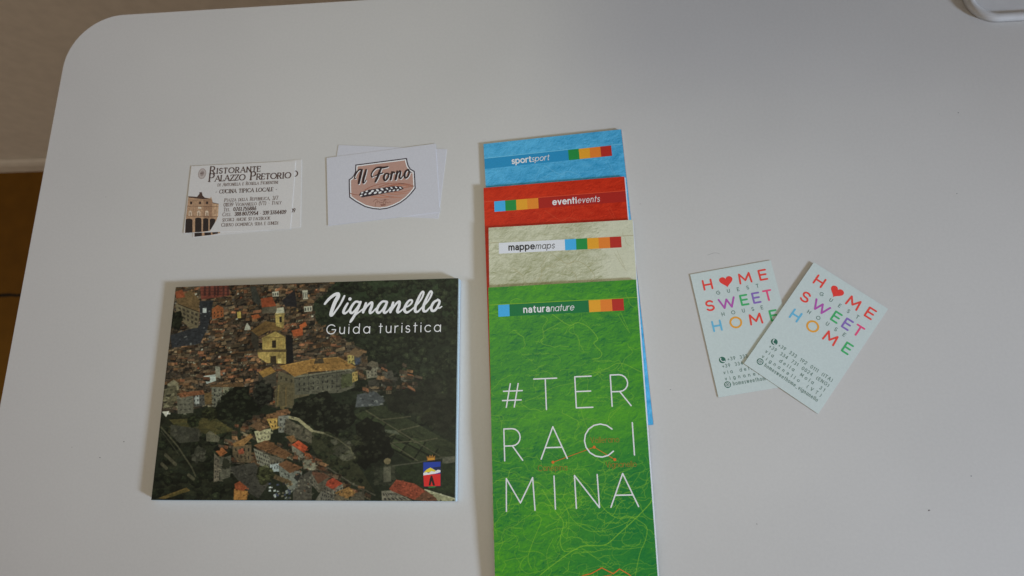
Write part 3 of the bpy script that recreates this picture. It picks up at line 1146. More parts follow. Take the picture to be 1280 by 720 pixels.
    tree('A', 145, 290, 34, 52, (26, 28, 20))
    poly('A', [(140, 120), (180, 105), (200, 150), (145, 160)], (128, 58, 34))
    poly('A', [(288, 82), (462, 82), (470, 140), (400, 152), (296, 165)], (112, 50, 42))
    for x in (312, 340, 372, 392, 425, 452):
        poly('A', [(x, 84), (x + 12, 84), (x + 12, 140), (x, 146)], (62, 34, 34), .85)
    for y in (100, 120, 138):
        line('A', [(290, y), (468, y - 4)], .5, (66, 36, 34), .7)
    poly('A', [(590, 88), (622, 88), (655, 175), (640, 205), (606, 170)], (54, 54, 52))
    poly('A', [(360, 222), (395, 198), (430, 215), (432, 268), (362, 285)], (140, 72, 38))
    windows('A', [(365, 235), (428, 225), (430, 265), (365, 280)], 3, 2)
    poly('A', [(512, 240), (534, 238), (536, 276), (514, 278)], (186, 160, 74))
    poly('A', [(655, 160), (722, 148), (748, 205), (660, 214)], (150, 62, 34))
    poly('A', [(660, 214), (748, 206), (744, 245), (664, 250)], (86, 78, 68))
    poly('A', [(780, 172), (858, 108), (872, 212), (800, 205)], (34, 32, 38))
    for q in ([(722, 120), (762, 117), (762, 146), (724, 148)], [(903, 112), (936, 108), (937, 162), (908, 166)], [(912, 208), (962, 204), (962, 236), (916, 240)]):
        poly('A', q, (168, 164, 158))
        windows('A', q, 3, 1, (50, 50, 54), .45, .6)
    poly('A', [(595, 262), (640, 252), (656, 272), (610, 286)], (160, 74, 36))
    poly('A', [(560, 330), (572, 305), (590, 328), (594, 348), (556, 350)], (170, 168, 165))
    for q, c in (([(838, 352), (905, 335), (908, 380), (850, 388)], (166, 70, 34)), ([(886, 320), (922, 298), (932, 322), (890, 342)], (176, 76, 34))):
        poly('A', q, c)
    # church
    poly('A', [(598, 352), (642, 385), (642, 495), (598, 430)], (56, 50, 44))
    poly('A', [(596, 352), (682, 294), (752, 308), (792, 350), (704, 352), (640, 388)], (108, 78, 42))
    for i in range(14):
        line('A', [(U(610, 640), U(350, 370)), (U(690, 740), U(305, 335))], .25, (84, 60, 36), .6)
    poly('A', [(740, 248), (796, 246), (792, 338), (746, 325)], (168, 142, 76))
    poly('A', [(778, 248), (796, 246), (792, 338), (778, 334)], (130, 108, 60))
    poly('A', [(766, 270), (780, 268), (780, 302), (767, 304)], (36, 32, 28))
    poly('A', [(752, 216), (790, 212), (798, 246), (744, 250)], (150, 146, 136))
    line('A', [(740, 256), (798, 252)], .5, (98, 86, 60))
    line('A', [(742, 312), (796, 308)], .4, (120, 100, 60))
    poly('A', [(805, 378), (842, 380), (852, 545), (806, 552)], (27, 25, 28))
    poly('A', [(662, 392), (744, 352), (802, 388), (804, 466), (664, 468)], (164, 136, 70))
    line('A', [(660, 394), (744, 354), (804, 390)], .7, (92, 72, 46))
    line('A', [(672, 396), (800, 392)], .45, (120, 94, 52))
    poly('A', [(722, 412), (746, 410), (746, 455), (722, 456)], (44, 36, 28))
    for x in (676, 704, 762, 790):
        line('A', [(x, 402), (x, 464)], .35, (146, 118, 62))
    poly('A', [(690, 415), (706, 414), (706, 450), (690, 451)], (160, 128, 64))
    poly('A', [(768, 413), (784, 412), (784, 448), (768, 449)], (160, 128, 64))
    poly('A', [(634, 478), (806, 476), (806, 552), (690, 546), (640, 512)], (160, 132, 70))
    poly('A', [(636, 466), (808, 464), (808, 480), (632, 482)], (88, 70, 44))
    poly('A', [(712, 506), (746, 504), (748, 552), (712, 548)], (58, 46, 34))
    for x in (660, 690, 764, 790):
        line('A', [(x, 484), (x, 546)], .35, (140, 114, 62))
    poly('A', [(756, 520), (778, 518), (778, 548), (757, 548)], (214, 186, 110))
    poly('A', [(304, 626), (382, 614), (386, 652), (330, 672)], (164, 174, 184))
    poly('A', [(380, 565), (410, 570), (412, 640), (384, 630)], (140, 136, 128))
    poly('A', [(92, 672), (130, 645), (166, 672), (160, 712), (94, 716)], (126, 118, 98))
    poly('A', [(640, 600), (715, 568), (745, 598), (668, 634)], (132, 94, 42))
    poly('A', [(640, 602), (668, 634), (668, 720), (640, 690)], (46, 42, 38))
    poly('A', [(668, 636), (745, 600), (750, 680), (668, 720)], (58, 54, 48))
    # --- palace
    poly('B', [(-75, 590), (35, 612), (35, 740), (-90, 770)], (84, 76, 60))
    poly('T', [(392, 310), (438, 328), (436, 420), (380, 412)], (80, 72, 56))
    windows('T', [(394, 316), (436, 330), (434, 415), (384, 405)], 3, 4, (44, 40, 34), .35, .4)
    poly('T', [(400, 372), (412, 374), (408, 425), (396, 420)], (104, 88, 56))
    poly('T', [(436, 328), (612, 302), (612, 358), (570, 374), (478, 378), (440, 380)], (78, 76, 68))
    for j, yy in enumerate((332, 346, 362)):
        for i in range(11):
            x = 450 + i * 13.6
            y0_ = yy - (x - 450) * .10
            if x < 600:
                poly('T', [(x, y0_), (x + 3.4, y0_ - .3), (x + 3.4, y0_ + (4 if j == 0 else 7)), (x, y0_ + (4 if j == 0 else 7))], (32, 32, 34))
    line('T', [(438, 328), (612, 303)], .9, (104, 100, 88))
    line('T', [(438, 333), (612, 308)], .5, (52, 50, 46))
    line('T', [(478, 320), (478, 378)], .5, (60, 58, 54))
    line('T', [(560, 312), (560, 374)], .5, (62, 60, 56))
    poly('T', [(392, 296), (488, 276), (566, 270), (616, 298), (612, 304), (478, 314), (438, 328)], (142, 98, 46))
    for i in range(26):
        x = U(420, 590)
        line('T', [(x, 312 - (x - 420) * .07), (x + U(-8, 10), 290 - (x - 420) * .05)], .3, (118, 80, 38), .6)
    line('T', [(400, 297), (490, 277), (566, 271)], .5, (166, 118, 58))
    poly('T', [(494, 290), (498, 276), (520, 274), (524, 288)], (58, 48, 38))
    poly('T', [(572, 322), (606, 316), (606, 352), (574, 362)], (70, 74, 50))
    poly('B', [(290, 604), (322, 596), (324, 650), (292, 664)], (158, 130, 68))
    windows('B', [(290, 604), (322, 596), (324, 650), (292, 664)], 2, 2, (60, 50, 34))
    poly('B', [(262, 500), (302, 496), (304, 545), (264, 552)], (150, 130, 70))
    poly('B', [(302, 502), (346, 496), (348, 540), (304, 556)], (66, 60, 58))
    poly('B', [(262, 494), (310, 452), (358, 490), (330, 512)], (98, 74, 52))
    windows('B', [(262, 500), (302, 496), (304, 545), (264, 552)], 2, 2, (60, 50, 34))
    poly('B', [(305, 520), (336, 514), (338, 552), (308, 560)], (52, 60, 84))
    poly('B', [(368, 560), (440, 540), (462, 590), (442, 632), (380, 640)], (110, 104, 94))
    windows('B', [(372, 572), (440, 560), (440, 625), (382, 635)], 3, 3)
    poly('B', [(366, 560), (408, 532), (446, 545), (444, 572), (384, 580)], (86, 78, 68))
    for q, c in (([(470, 600), (530, 590), (540, 630), (476, 640)], (74, 70, 66)), ([(575, 600), (622, 594), (664, 626), (582, 632)], (150, 80, 48)),
                 ([(582, 632), (664, 626), (662, 660), (582, 664)], (88, 84, 78)), ([(580, 666), (658, 656), (642, 692), (588, 702)], (128, 46, 36)),
                 ([(385, 650), (450, 640), (455, 720), (390, 720)], (58, 54, 50)), ([(460, 640), (560, 630), (570, 680), (470, 700)], (66, 62, 58))):
        poly('B', q, c)
    for i in range(26):
        x, y = U(380, 560), U(600, 715)
        poly('B', [(x, y), (x + U(6, 16), y - 3), (x + U(6, 16), y + 8), (x, y + 9)], [(112, 108, 102), (48, 46, 46), (94, 74, 58), (130, 126, 120)][i % 4], .75)
    # --- quarter D (south east)
    poly('D', [(285, 170), (440, 115), (855, 345), (855, 415), (600, 440), (470, 350)], (45, 51, 35))
    for i in range(7):          # garden plots between hedges
        for j in range(4):
            ox, oy = 330 + 72 * i - 36 * j, 150 + 37 * i + 52 * j
            k = U(.75, 1.35)
            if inside(ox + 15, oy + 40, [(285, 170), (440, 115), (855, 345), (855, 400), (640, 420), (470, 350)]):
                poly('D', [(ox, oy), (ox + 64, oy + 32), (ox + 34, oy + 76), (ox - 30, oy + 44)], (44 * k, 52 * k, 33 * k), .8)
                line('D', [(ox + 64, oy + 32), (ox + 34, oy + 76), (ox - 30, oy + 44)], 1.1, (20, 23, 16), .8)
    for i in range(46):
        x = U(300, 840)
        y = 170 + (x - 290) * .42 + U(-50, 90)
        line('D', [(x, y), (x + U(30, 90), y + U(4, 34))], U(.5, 1.1), [(36, 42, 30), (54, 58, 40), (30, 34, 26)][i % 3], .6)
    for q in ([(350, 150), (470, 225), (640, 330), (775, 412)], [(545, 262), (470, 300)], [(475, 325), (640, 432)], [(440, 200), (540, 190), (600, 182)], [(530, 262), (650, 235)], [(620, 330), (750, 305)], [(500, 330), (630, 320)]):
        line('D', q, .75, (78, 74, 58), .85)
    poly('D', [(450, 255), (520, 262), (540, 285), (460, 272)], (84, 88, 80), .7)
    poly('D', [(300, 60), (400, 38), (462, 92), (425, 122), (290, 132)], (68, 72, 82))
    for i in range(16):
        x, y = U(310, 440), U(55, 120)
        poly('D', [(x, y), (x + 12, y + 3), (x + 10, y + 9), (x - 2, y + 6)], [(110, 114, 124), (40, 42, 50), (130, 132, 138)][i % 3], .8)
    for i in range(240):
        x, y = U(470, 855), U(-20, 330)
        if y < 110 + (x - 450) * .52:
            k = U(.6, 1.3)
            blob('D', x, y, U(14, 34), U(10, 24), [33 * k, 34 * k, 27 * k], .6)
    tree('D', 60, 150, 120, 95, (31, 33, 26))
    tree('D', 180, 190, 95, 105, (29, 31, 25))
    tree('D', 370, 340, 112, 135, (28, 29, 23))
    poly('D', [(0, 275), (140, 268), (265, 350), (290, 430), (400, 610), (270, 570), (100, 430), (20, 330)], (47, 49, 35))
    for i in range(60):
        crown('D', U(20, 330), 280 + 290 * i / 60, U(10, 22), U(.7, 1.2))
    for i in range(60):
        x, y = U(40, 320), U(290, 560)
        k = U(.7, 1.3)
        blob('D', x, y, U(10, 30), U(8, 18), [46 * k, 47 * k, 33 * k], .5)
    for i in range(24):
        blob('D', U(170, 280), U(310, 430), U(8, 22), U(8, 18), [(84, 82, 72), (64, 62, 54), (52, 52, 44)][i % 3], .7)
    line('D', [(-6, 228), (40, 262), (110, 276)], 1.3, (112, 106, 86))
    line('D', [(110, 276), (190, 310), (262, 362), (285, 420)], .8, (86, 82, 66), .8)
    line('D', [(60, 420), (150, 480), (260, 552), (400, 625)], .9, (74, 70, 62))
    poly('D', [(780, 412), (852, 404), (852, 440), (778, 452)], (88, 87, 78))
    poly('D', [(640, 440), (770, 452), (852, 440), (852, 620), (680, 590), (560, 540), (500, 460)], (36, 44, 30))
    for i in range(60):
        x, y = U(520, 850), U(440, 610)
        k = U(.7, 1.3)
        blob('D', x, y, U(10, 26), U(6, 14), [35 * k, 43 * k, 29 * k], .5)
    line('D', [(500, 460), (640, 442), (790, 412)], .9, (70, 70, 60))
    for i in range(40):
        blob('D', U(400, 520), U(460, 560), U(10, 24), U(8, 18), [(52, 54, 44), (40, 42, 34), (66, 66, 54)][i % 3], .6)
    poly('D', [(448, 468), (488, 462), (492, 548), (448, 552)], (80, 78, 68))
    blob('D', 470, 434, 19, 18, (112, 98, 72), 1, .1)
    poly('D', [(436, 602), (492, 598), (610, 655), (440, 662)], (112, 106, 98))
    windows('D', [(440, 606), (492, 604), (600, 655), (450, 660)], 6, 2, (40, 38, 40), .5, .5)
    poly('D', [(478, 590), (520, 538), (622, 560), (684, 600), (622, 652), (500, 604)], (142, 56, 38))
    for i in range(20):
        x = U(500, 650)
        line('D', [(x, 560 + (x - 500) * .15), (x - 14, 600 + (x - 500) * .2)], .3, (112, 44, 32), .6)
    poly('D', [(622, 652), (684, 600), (756, 642), (742, 664)], (100, 60, 44))
    poly('D', [(680, 594), (852, 645), (852, 664), (756, 662), (742, 640)], (140, 138, 112))
    line('D', [(680, 594), (852, 646)], .7, (164, 162, 144))
    for x in (770, 840):
        blob('D', x, 655, 5, 5, (60, 62, 50), 1, .1)
    PATH = [(345, 425), (275, 490), (240, 545), (300, 575), (380, 520), (440, 545), (500, 590), (560, 640), (620, 670)]
    spots = []
    for i in range(150):
        q = U(0, len(PATH) - 1.001)
        a_, b_ = PATH[int(q)], PATH[int(q) + 1]
        fq = q - int(q)
        spots.append((a_[0] + (b_[0] - a_[0]) * fq + U(-26, 26), a_[1] + (b_[1] - a_[1]) * fq + U(-16, 22)))
    spots += [(U(60, 205), U(325, 410)) for i in range(26)] + [(U(622, 790), U(290, 372)) for i in range(26)]
    for x, y in sorted(spots, key=lambda s_: s_[1]):
        rnd_house('T', x, y, U(10, 24), U(5, 10), U(-.1, .5))
    # street of houses from the valley up to the palace (quarters D left and C right)
    for q, c in (([(108, 562), (165, 526), (218, 560), (160, 592)], (168, 56, 36)), ([(160, 592), (218, 562), (222, 610), (166, 640)], (112, 108, 102)), ([(108, 564), (160, 592), (164, 640), (110, 610)], (94, 88, 82)),
                 ([(38, 490), (110, 500), (142, 522), (80, 562)], (100, 62, 48)), ([(38, 492), (80, 562), (84, 610), (40, 560)], (104, 98, 90)), ([(80, 562), (140, 524), (112, 600), (84, 612)], (84, 78, 70)),
                 ([(0, 382), (32, 390), (66, 440), (20, 446)], (152, 76, 44)), ([(20, 446), (66, 442), (66, 480), (24, 486)], (140, 134, 120)),
                 ([(170, 612), (252, 578), (294, 612), (240, 644)], (122, 84, 44)), ([(170, 614), (240, 644), (240, 662), (172, 662)], (84, 74, 62)), ([(290, 614), (340, 600), (342, 662), (246, 662)], (70, 64, 56))):
        poly('D', q, c)
    for q in ([(166, 602), (220, 572), (222, 610), (168, 640)], [(42, 505), (78, 565), (82, 605), (44, 560)], [(110, 575), (158, 600), (162, 638), (112, 612)]):
        windows('D', q, 3, 2, (40, 38, 40), .45, .5)
    poly('D', [(100, 600), (170, 640), (170, 662), (60, 662)], (96, 92, 88))
    windows('D', [(104, 606), (170, 640), (170, 660), (90, 658)], 6, 2, (40, 38, 40), .5, .5)
    # --- quarter C (south west)
    poly('C', [(470, 470), (625, 440), (705, 560), (645, 645), (590, 610)], (60, 58, 55))
    poly('C', [(140, 200), (400, 188), (505, 262), (400, 285), (200, 262)], (70, 64, 36))
    for i in range(40):
        blob('C', U(160, 480), U(195, 275), U(10, 34), U(4, 9), [(60, 60, 36), (82, 72, 40), (46, 48, 30)][i % 3], .5)
    poly('C', [(150, 228), (312, 252), (312, 322), (200, 332), (148, 282)], (58, 58, 52))
    poly('C', [(350, 280), (372, 262), (430, 300), (420, 328), (352, 322)], (94, 90, 78), .8)
    for i in range(30):
        blob('C', U(150, 320), U(235, 325), U(5, 14), U(5, 12), [(70, 68, 60), (46, 46, 42), (54, 54, 46)][i % 3], .6)
    poly('C', [(120, 18), (182, 8), (190, 92), (108, 142), (112, 60)], (84, 78, 62))
    for i in range(26):
        blob('C', U(112, 190), U(15, 135), U(7, 16), U(5, 10), [(118, 112, 90), (60, 56, 44), (96, 88, 68), (36, 34, 28)][i % 4], .85)
    poly('C', [(100, 156), (142, 152), (124, 186)], (192, 190, 192))
    poly('C', [(185, 68), (276, 58), (278, 162), (190, 168)], (88, 86, 79))
    windows('C', [(190, 75), (270, 66), (272, 155), (195, 160)], 3, 3, (60, 58, 54), .4, .35)
    poly('C', [(276, 58), (342, 52), (345, 120), (280, 130)], (72, 70, 70))
    poly('C', [(284, 68), (312, 64), (312, 112), (286, 116)], (150, 156, 168), .8)
    windows('C', [(276, 58), (342, 52), (345, 120), (280, 130)], 4, 3)
    poly('C', [(340, 52), (384, 48), (384, 112), (342, 116)], (96, 74, 46))
    poly('C', [(192, 52), (332, 33), (344, 58), (200, 76)], (116, 68, 44))
    poly('C', [(380, 14), (442, 10), (438, 130), (384, 132)], (98, 97, 90))
    poly('C', [(444, 12), (556, 8), (552, 62), (446, 70)], (114, 112, 98))
    windows('C', [(384, 20), (440, 18), (436, 125), (386, 128)], 2, 4)
    windows('C', [(446, 16), (554, 12), (550, 60), (448, 66)], 4, 1)
    poly('C', [(368, 6), (560, -8), (564, 18), (376, 18)], (92, 66, 44))
    tree('C', 525, 122, 112, 96, (30, 34, 25))
    tree('C', 372, 166, 38, 34, (36, 38, 24))
    tree('C', 280, 208, 30, 32, (33, 38, 24))
    tree('C', 672, 55, 50, 70, (30, 31, 27))
    poly('C', [(735, 40), (770, -10), (848, 0), (838, 120), (740, 130)], (84, 74, 54))
    line('C', [(760, 10), (752, 120)], 1.0, (112, 94, 56))
    line('C', [(800, 20), (800, 125)], .9, (104, 84, 52))
    line('C', [(95, 242), (190, 350), (270, 470), (292, 520)], 1.0, (68, 66, 52))
    line('C', [(95, 262), (200, 400)], .6, (52, 52, 42))
    for q in ([(120, 398), (178, 452)], [(252, 512), (280, 534)], [(100, 450), (126, 474)]):
        line('C', q, 2.2, (76, 72, 58), .9)
    blob('C', 310, 400, 34, 46, (62, 62, 54), .8)
    for i in range(12):
        blob('C', U(280, 340), U(360, 440), U(5, 12), U(8, 16), [(84, 82, 74), (48, 48, 42)][i % 2], .7)
    poly('C', [(78, 642), (240, 582), (262, 600), (110, 648)], (96, 76, 38))
    poly('C', [(140, 628), (232, 592), (246, 602), (150, 640)], (70, 62, 30), .7)
    poly('C', [(396, 388), (428, 420), (424, 542), (393, 552)], (104, 94, 84))
    poly('C', [(426, 420), (492, 400), (486, 522), (430, 542)], (84, 82, 74))
    windows('C', [(398, 398), (426, 424), (424, 535), (396, 540)], 2, 4, (52, 48, 46), .4, .4)
    blob('C', 462, 450, 22, 30, (40, 42, 32), .9)
    poly('C', [(404, 378), (440, 356), (472, 386), (430, 408)], (152, 82, 42))
    blob('C', 412, 364, 16, 14, (20, 22, 18))
    poly('C', [(508, 588), (586, 602), (580, 652), (506, 652)], (158, 102, 46))
    poly('C', [(510, 562), (540, 546), (582, 580), (562, 602), (514, 592)], (140, 62, 34))
    line('C', [(545, 600), (545, 650)], .5, (150, 92, 40))
    poly('C', [(500, 350), (606, 340), (604, 440), (540, 442), (500, 402)], (92, 76, 58))
    windows('C', [(502, 352), (602, 345), (600, 435), (520, 420)], 4, 2)
    poly('C', [(530, 372), (560, 360), (564, 392), (534, 396)], (150, 60, 40), .8)
    poly('C', [(498, 336), (560, 308), (602, 278), (614, 298), (562, 348), (508, 352)], (132, 92, 52))
    poly('C', [(622, 266), (716, 250), (712, 312), (640, 332)], (164, 158, 128))
    windows('C', [(626, 270), (712, 256), (710, 308), (640, 324)], 4, 2, (90, 84, 72), .4, .45)
    poly('C', [(594, 236), (640, 210), (716, 240), (652, 268)], (98, 70, 50))
    poly('C', [(690, 195), (752, 193), (752, 252), (720, 258)], (172, 132, 62))
    poly('C', [(755, 178), (822, 178), (792, 272), (758, 274)], (106, 106, 106))
    windows('C', [(757, 185), (815, 185), (790, 265), (760, 268)], 2, 3)
    windows('C', [(695, 200), (750, 200), (750, 245), (720, 250)], 2, 2)
    poly('C', [(686, 196), (690, 172), (752, 158), (758, 192)], (110, 74, 48))
    poly('C', [(744, 152), (812, 138), (824, 170), (758, 182)], (108, 72, 50))
    poly('C', [(800, 190), (945, 270), (945, 335), (870, 312), (788, 272)], (78, 72, 63))
    for i in range(30):
        blob('C', U(805, 940), U(225, 315), U(5, 14), U(4, 10), [(94, 88, 76), (60, 56, 50), (50, 50, 42)][i % 3], .7)
    line('C', [(822, 188), (870, 200), (948, 264)], 2.0, (134, 126, 100))
    poly('C', [(618, 360), (702, 400), (722, 482), (640, 452)], (112, 110, 102))
    windows('C', [(622, 366), (702, 404), (718, 474), (642, 446)], 6, 3, (38, 36, 38), .5, .5)
    poly('C', [(702, 400), (792, 420), (770, 470), (722, 486)], (84, 78, 70))
    poly('C', [(708, 452), (762, 446), (762, 492), (716, 494)], (164, 178, 200), .85)
    windows('C', [(708, 430), (780, 426), (770, 480), (718, 484)], 4, 2)
    poly('C', [(618, 346), (690, 314), (834, 394), (792, 422), (700, 386)], (110, 72, 46))
    line('C', [(690, 384), (760, 352)], .6, (70, 48, 34))
    for i in range(24):
        x = U(640, 810)
        line('C', [(x, 350 + (x - 640) * .35), (x + 24, 335 + (x - 640) * .35)], .28, (88, 56, 38), .6)
    poly('C', [(758, 470), (892, 490), (882, 562), (830, 612), (768, 522)], (106, 109, 108))
    windows('C', [(765, 478), (826, 500), (828, 590), (772, 520)], 3, 2, (46, 46, 48), .4, .4)
    blob('C', 868, 525, 17, 24, (34, 34, 34), .9)
    poly('C', [(756, 452), (802, 428), (896, 470), (822, 502)], (108, 70, 47))
    poly('C', [(800, 296), (842, 288), (862, 320), (830, 332)], (112, 76, 46))
    poly('C', [(832, 342), (870, 316), (924, 355), (902, 388)], (184, 64, 34))
    poly('C', [(832, 344), (900, 388), (896, 420), (836, 380)], (110, 104, 96))
    poly('C', [(892, 432), (945, 420), (945, 470), (900, 480)], (120, 116, 104))
    poly('C', [(720, 500), (830, 545), (830, 575), (726, 530)], (84, 66, 46))
    tree('C', 682, 512, 46, 48, (46, 48, 30))
    for i in range(34):
        x, y = U(700, 820), U(545, 640)
        poly('C', [(x, y), (x + 12, y - 3), (x + 13, y + 7), (x, y + 9)], [(180, 188, 206), (60, 68, 108), (38, 36, 40), (120, 112, 96)][i % 4], .8)
    poly('C', [(880, 520), (945, 480), (945, 655), (840, 655), (840, 610)], (72, 68, 64))
    for i in range(40):
        x, y = U(840, 945), U(380, 650)
        poly('C', [(x, y), (x + 8, y + 3), (x + 8, y + 14), (x, y + 11)], [(150, 146, 136), (40, 38, 40), (88, 80, 70), (120, 70, 48)][i % 4], .6)
    # houses of the lower quarter and of the valley: windows, gutters, clutter
    for (f, x0, x1, y0, y1, n_) in (('C', 395, 940, 150, 655, 900), ('D', 0, 330, 380, 660, 420), ('B', 0, 640, 520, 720, 420), ('C', 100, 560, 0, 165, 260), ('D', 430, 760, 540, 660, 160)):
        for i in range(n_):
            x, y = U(x0, x1), U(y0, y1)
            (mx, my), = at(f, [(x, y)])
            ix_, iy_ = int(mx * p.k), int(my * p.k)
            if not (0 <= ix_ < p.nx and 0 <= iy_ < p.ny):
                continue
            c0_ = p.a[iy_, ix_]
            if c0_.mean() < 50:        # woods and gardens stay quiet
                continue
            w, h, g = U(4, 18), U(3, 10), U(-.3, .5)
            poly(f, [(x, y), (x + w, y + w * g), (x + w, y + w * g + h), (x, y + h)], c0_ * U(.5, 1.4), .7)
    m_ = p.a.mean(-1, keepdims=True)
    p.a = (p.a * .74 + m_ * .26) * np.array((.90, .91, .80))
    # fine grain of a print photographed from the air
    gx, gy = np.meshgrid(p.xs, p.ys)
    g = .66 + .68 * fbm(gx / 1.5, gy / 1.1, 77, 4, .75)
    g2 = .82 + .36 * fbm(gx / 14, gy / 14, 99, 2)
    p.a *= (g * g2)[..., None]
    # a touch of the softness of the print
    a = p.a
    a[1:-1, 1:-1] = (a[1:-1, 1:-1] * 4 + a[:-2, 1:-1] + a[2:, 1:-1] + a[1:-1, :-2] + a[1:-1, 2:]) / 8
    return p


book = thing('guide_booklet', 'dark landscape guide booklet with an aerial photo of a hill town on its cover', 'booklet', (-.19631, .04121, .0001), .01783)
pic = town_picture()
grid('cover', fb, pic.xs, pic.ys, ink(pic.a), BT, print_mat('glossy_cover_print', .30, .13, .08, 1600), book, skirt=.32, edge=(.10, .10, .09))
slab('pages', fb, .5, -.25, BW + .75, BH - .5, .40, BT - .36, EDGE_BLUE, book, 24, 12)
slab('back_cover', fb, 0, 0, BW, BH, 0, .36, flat('back_cover_print', (.10, .11, .09), .45, .4), book, 24, 12)
WT = (206, 208, 206)
vg = Ink()
VS = [
    [(48, 226, 20), (85, 182, 26), (135, 142, 28), (172, 132, 30), (172, 158, 36), (146, 205, 36), (122, 265, 34), (105, 326, 30), (120, 330, 20), (150, 292, 17), (190, 235, 17), (214, 190, 20), (232, 152, 18)],
    [(262, 222, 20), (238, 262, 24), (222, 304, 24), (240, 314, 20), (268, 292, 15), (288, 262, 13)],
    [(376, 212, 20), (338, 206, 20), (302, 246, 24), (284, 292, 25), (304, 312, 21), (340, 276, 16), (376, 224, 16)],
    [(384, 208, 22), (360, 266, 25), (328, 332, 24), (298, 382, 23), (284, 398, 10), (300, 366, 13), (345, 322, 14), (385, 292, 14), (412, 268, 13)],
    [(434, 220, 22), (420, 264, 25), (408, 304, 24)], [(410, 300, 18), (440, 252, 18), (472, 220, 20), (492, 214, 22), (488, 250, 26), (472, 292, 26), (476, 312, 21), (502, 298, 15), (528, 268, 13)],
    [(630, 206, 20), (590, 204, 20), (554, 242, 24), (536, 290, 25), (556, 310, 21), (592, 276, 16), (630, 214, 16)],
    [(632, 210, 22), (616, 252, 26), (602, 294, 25), (614, 310, 21), (642, 290, 15), (666, 258, 13)],
    [(690, 214, 22), (676, 262, 25), (664, 302, 24)], [(666, 298, 18), (698, 250, 18), (728, 214, 20), (750, 206, 22), (746, 244, 26), (730, 286, 26), (736, 306, 21), (762, 292, 15), (790, 268, 13)],
    [(792, 258, 14), (832, 246, 15), (864, 216, 17), (866, 192, 18), (838, 196, 19), (808, 238, 24), (796, 284, 25), (816, 306, 22), (850, 290, 15), (884, 262, 13)],
    [(884, 262, 13), (926, 220, 14), (962, 165, 17), (976, 120, 18), (960, 114, 18), (926, 176, 22), (900, 248, 25), (898, 294, 24), (922, 298, 18), (948, 272, 14), (966, 252, 13)],
    [(966, 252, 13), (1006, 212, 14), (1040, 160, 17), (1054, 118, 18), (1038, 110, 18), (1004, 172, 22), (976, 244, 25), (976, 290, 24), (1000, 294, 18), (1026, 268, 14), (1046, 246, 13)],
    [(1112, 188, 19), (1074, 208, 22), (1050, 252, 24), (1054, 288, 23), (1084, 284, 22), (1114, 240, 22), (1126, 200, 20), (1108, 186, 19)], [(1104, 262, 14), (1126, 264, 13), (1146, 250, 11)],
]
kv = .0965      # crop pixels to millimetres for pen widths
sv = []
for st in VS:
    Q = smooth(st, 4)
    mm = at('V', [(q[0], q[1]) for q in Q])
    sv += stroke([(a_[0], a_[1], q[2] * kv * .84) for a_, q in zip(mm, Q)], n=10)
sv.append(disc(at('V', [(284, 180)])[0], 1.25, 12))
vg.strokes(sv, WT)
vg.build('title_lettering', fb, BT + .05, book)
gd = Ink()
g0, g1 = at('V', [(64, 513), (1134, 487)])
gd.text('Guida', g0[0], g0[1] + .25, 6.6, .66, WT, width=at('V', [(468, 503)])[0][0] - g0[0])
xs_ = at('V', [(557, 500)])[0][0]
gd.text('turistica', xs_, g0[1] + .25, 6.6, .66, WT, width=g1[0] - xs_)
gd.build('subtitle_lettering', fb, BT + .05, book)
arms = Ink()
D_ = lambda P: at('D', P)
arms.poly(D_([(668, 438), (772, 433), (772, 577), (673, 581)]), (24, 24, 40))
arms.poly(D_([(672, 441), (768, 437), (768, 505), (672, 512)]), (26, 50, 128), z=.01)
arms.poly(D_([(672, 512), (768, 503), (768, 573), (676, 576)]), (176, 32, 30), z=.01)
arms.poly(D_([(676, 496), (692, 480), (712, 470), (740, 486), (742, 492), (676, 500)]), (206, 170, 48), z=.02)
arms.poly(D_([(722, 470), (768, 464), (768, 482), (742, 486)]), (18, 30, 60), z=.02)
arms.poly(D_([(672, 500), (690, 496), (700, 502), (718, 490), (735, 494), (752, 482), (768, 484), (768, 496), (740, 504), (700, 510), (672, 514)]), (208, 208, 212), z=.03)
arms.poly(D_([(702, 570), (708, 535), (714, 516), (722, 516), (728, 535), (738, 570), (726, 572), (718, 545), (712, 572)]), (26, 20, 20), z=.03)
arms.poly(D_([(696, 578), (745, 575), (736, 582), (704, 583)]), (30, 104, 52), z=.03)
arms.poly(D_([(694, 432), (690, 405), (702, 412), (708, 398), (716, 408), (724, 396), (728, 410), (738, 402), (738, 428)]), (120, 82, 34), z=.01)
arms.poly(D_([(698, 428), (698, 418), (734, 415), (734, 426)]), (164, 116, 40), z=.02)
arms.build('coat_of_arms', fb, BT + .05, book)

# ================================================================== BAKERY CARDS
CT = .28
CARD_BLUE = flat('bluish_white_card', (.640, .640, .690), .55, .35, .03, 800)
CARD_WARM = flat('warm_white_card', (.700, .680, .660), .5, .4, .03, 800)
CARD_MINT = flat('mint_card', (.640, .725, .700), .55, .35, .03, 800)
CARD_KRAFT = flat('card_edge', (.30, .26, .22), .7, .3, .08, 900)


def card_body(root, w, h, mats, side=0):
    P = [(x / 1000, y / 1000) for x, y in round_rect(-w / 2, -h / 2, w / 2, h / 2, .35, 3)]
    return prism('card_stock', P, 0, CT / 1000, mats, root, side_mat=side)


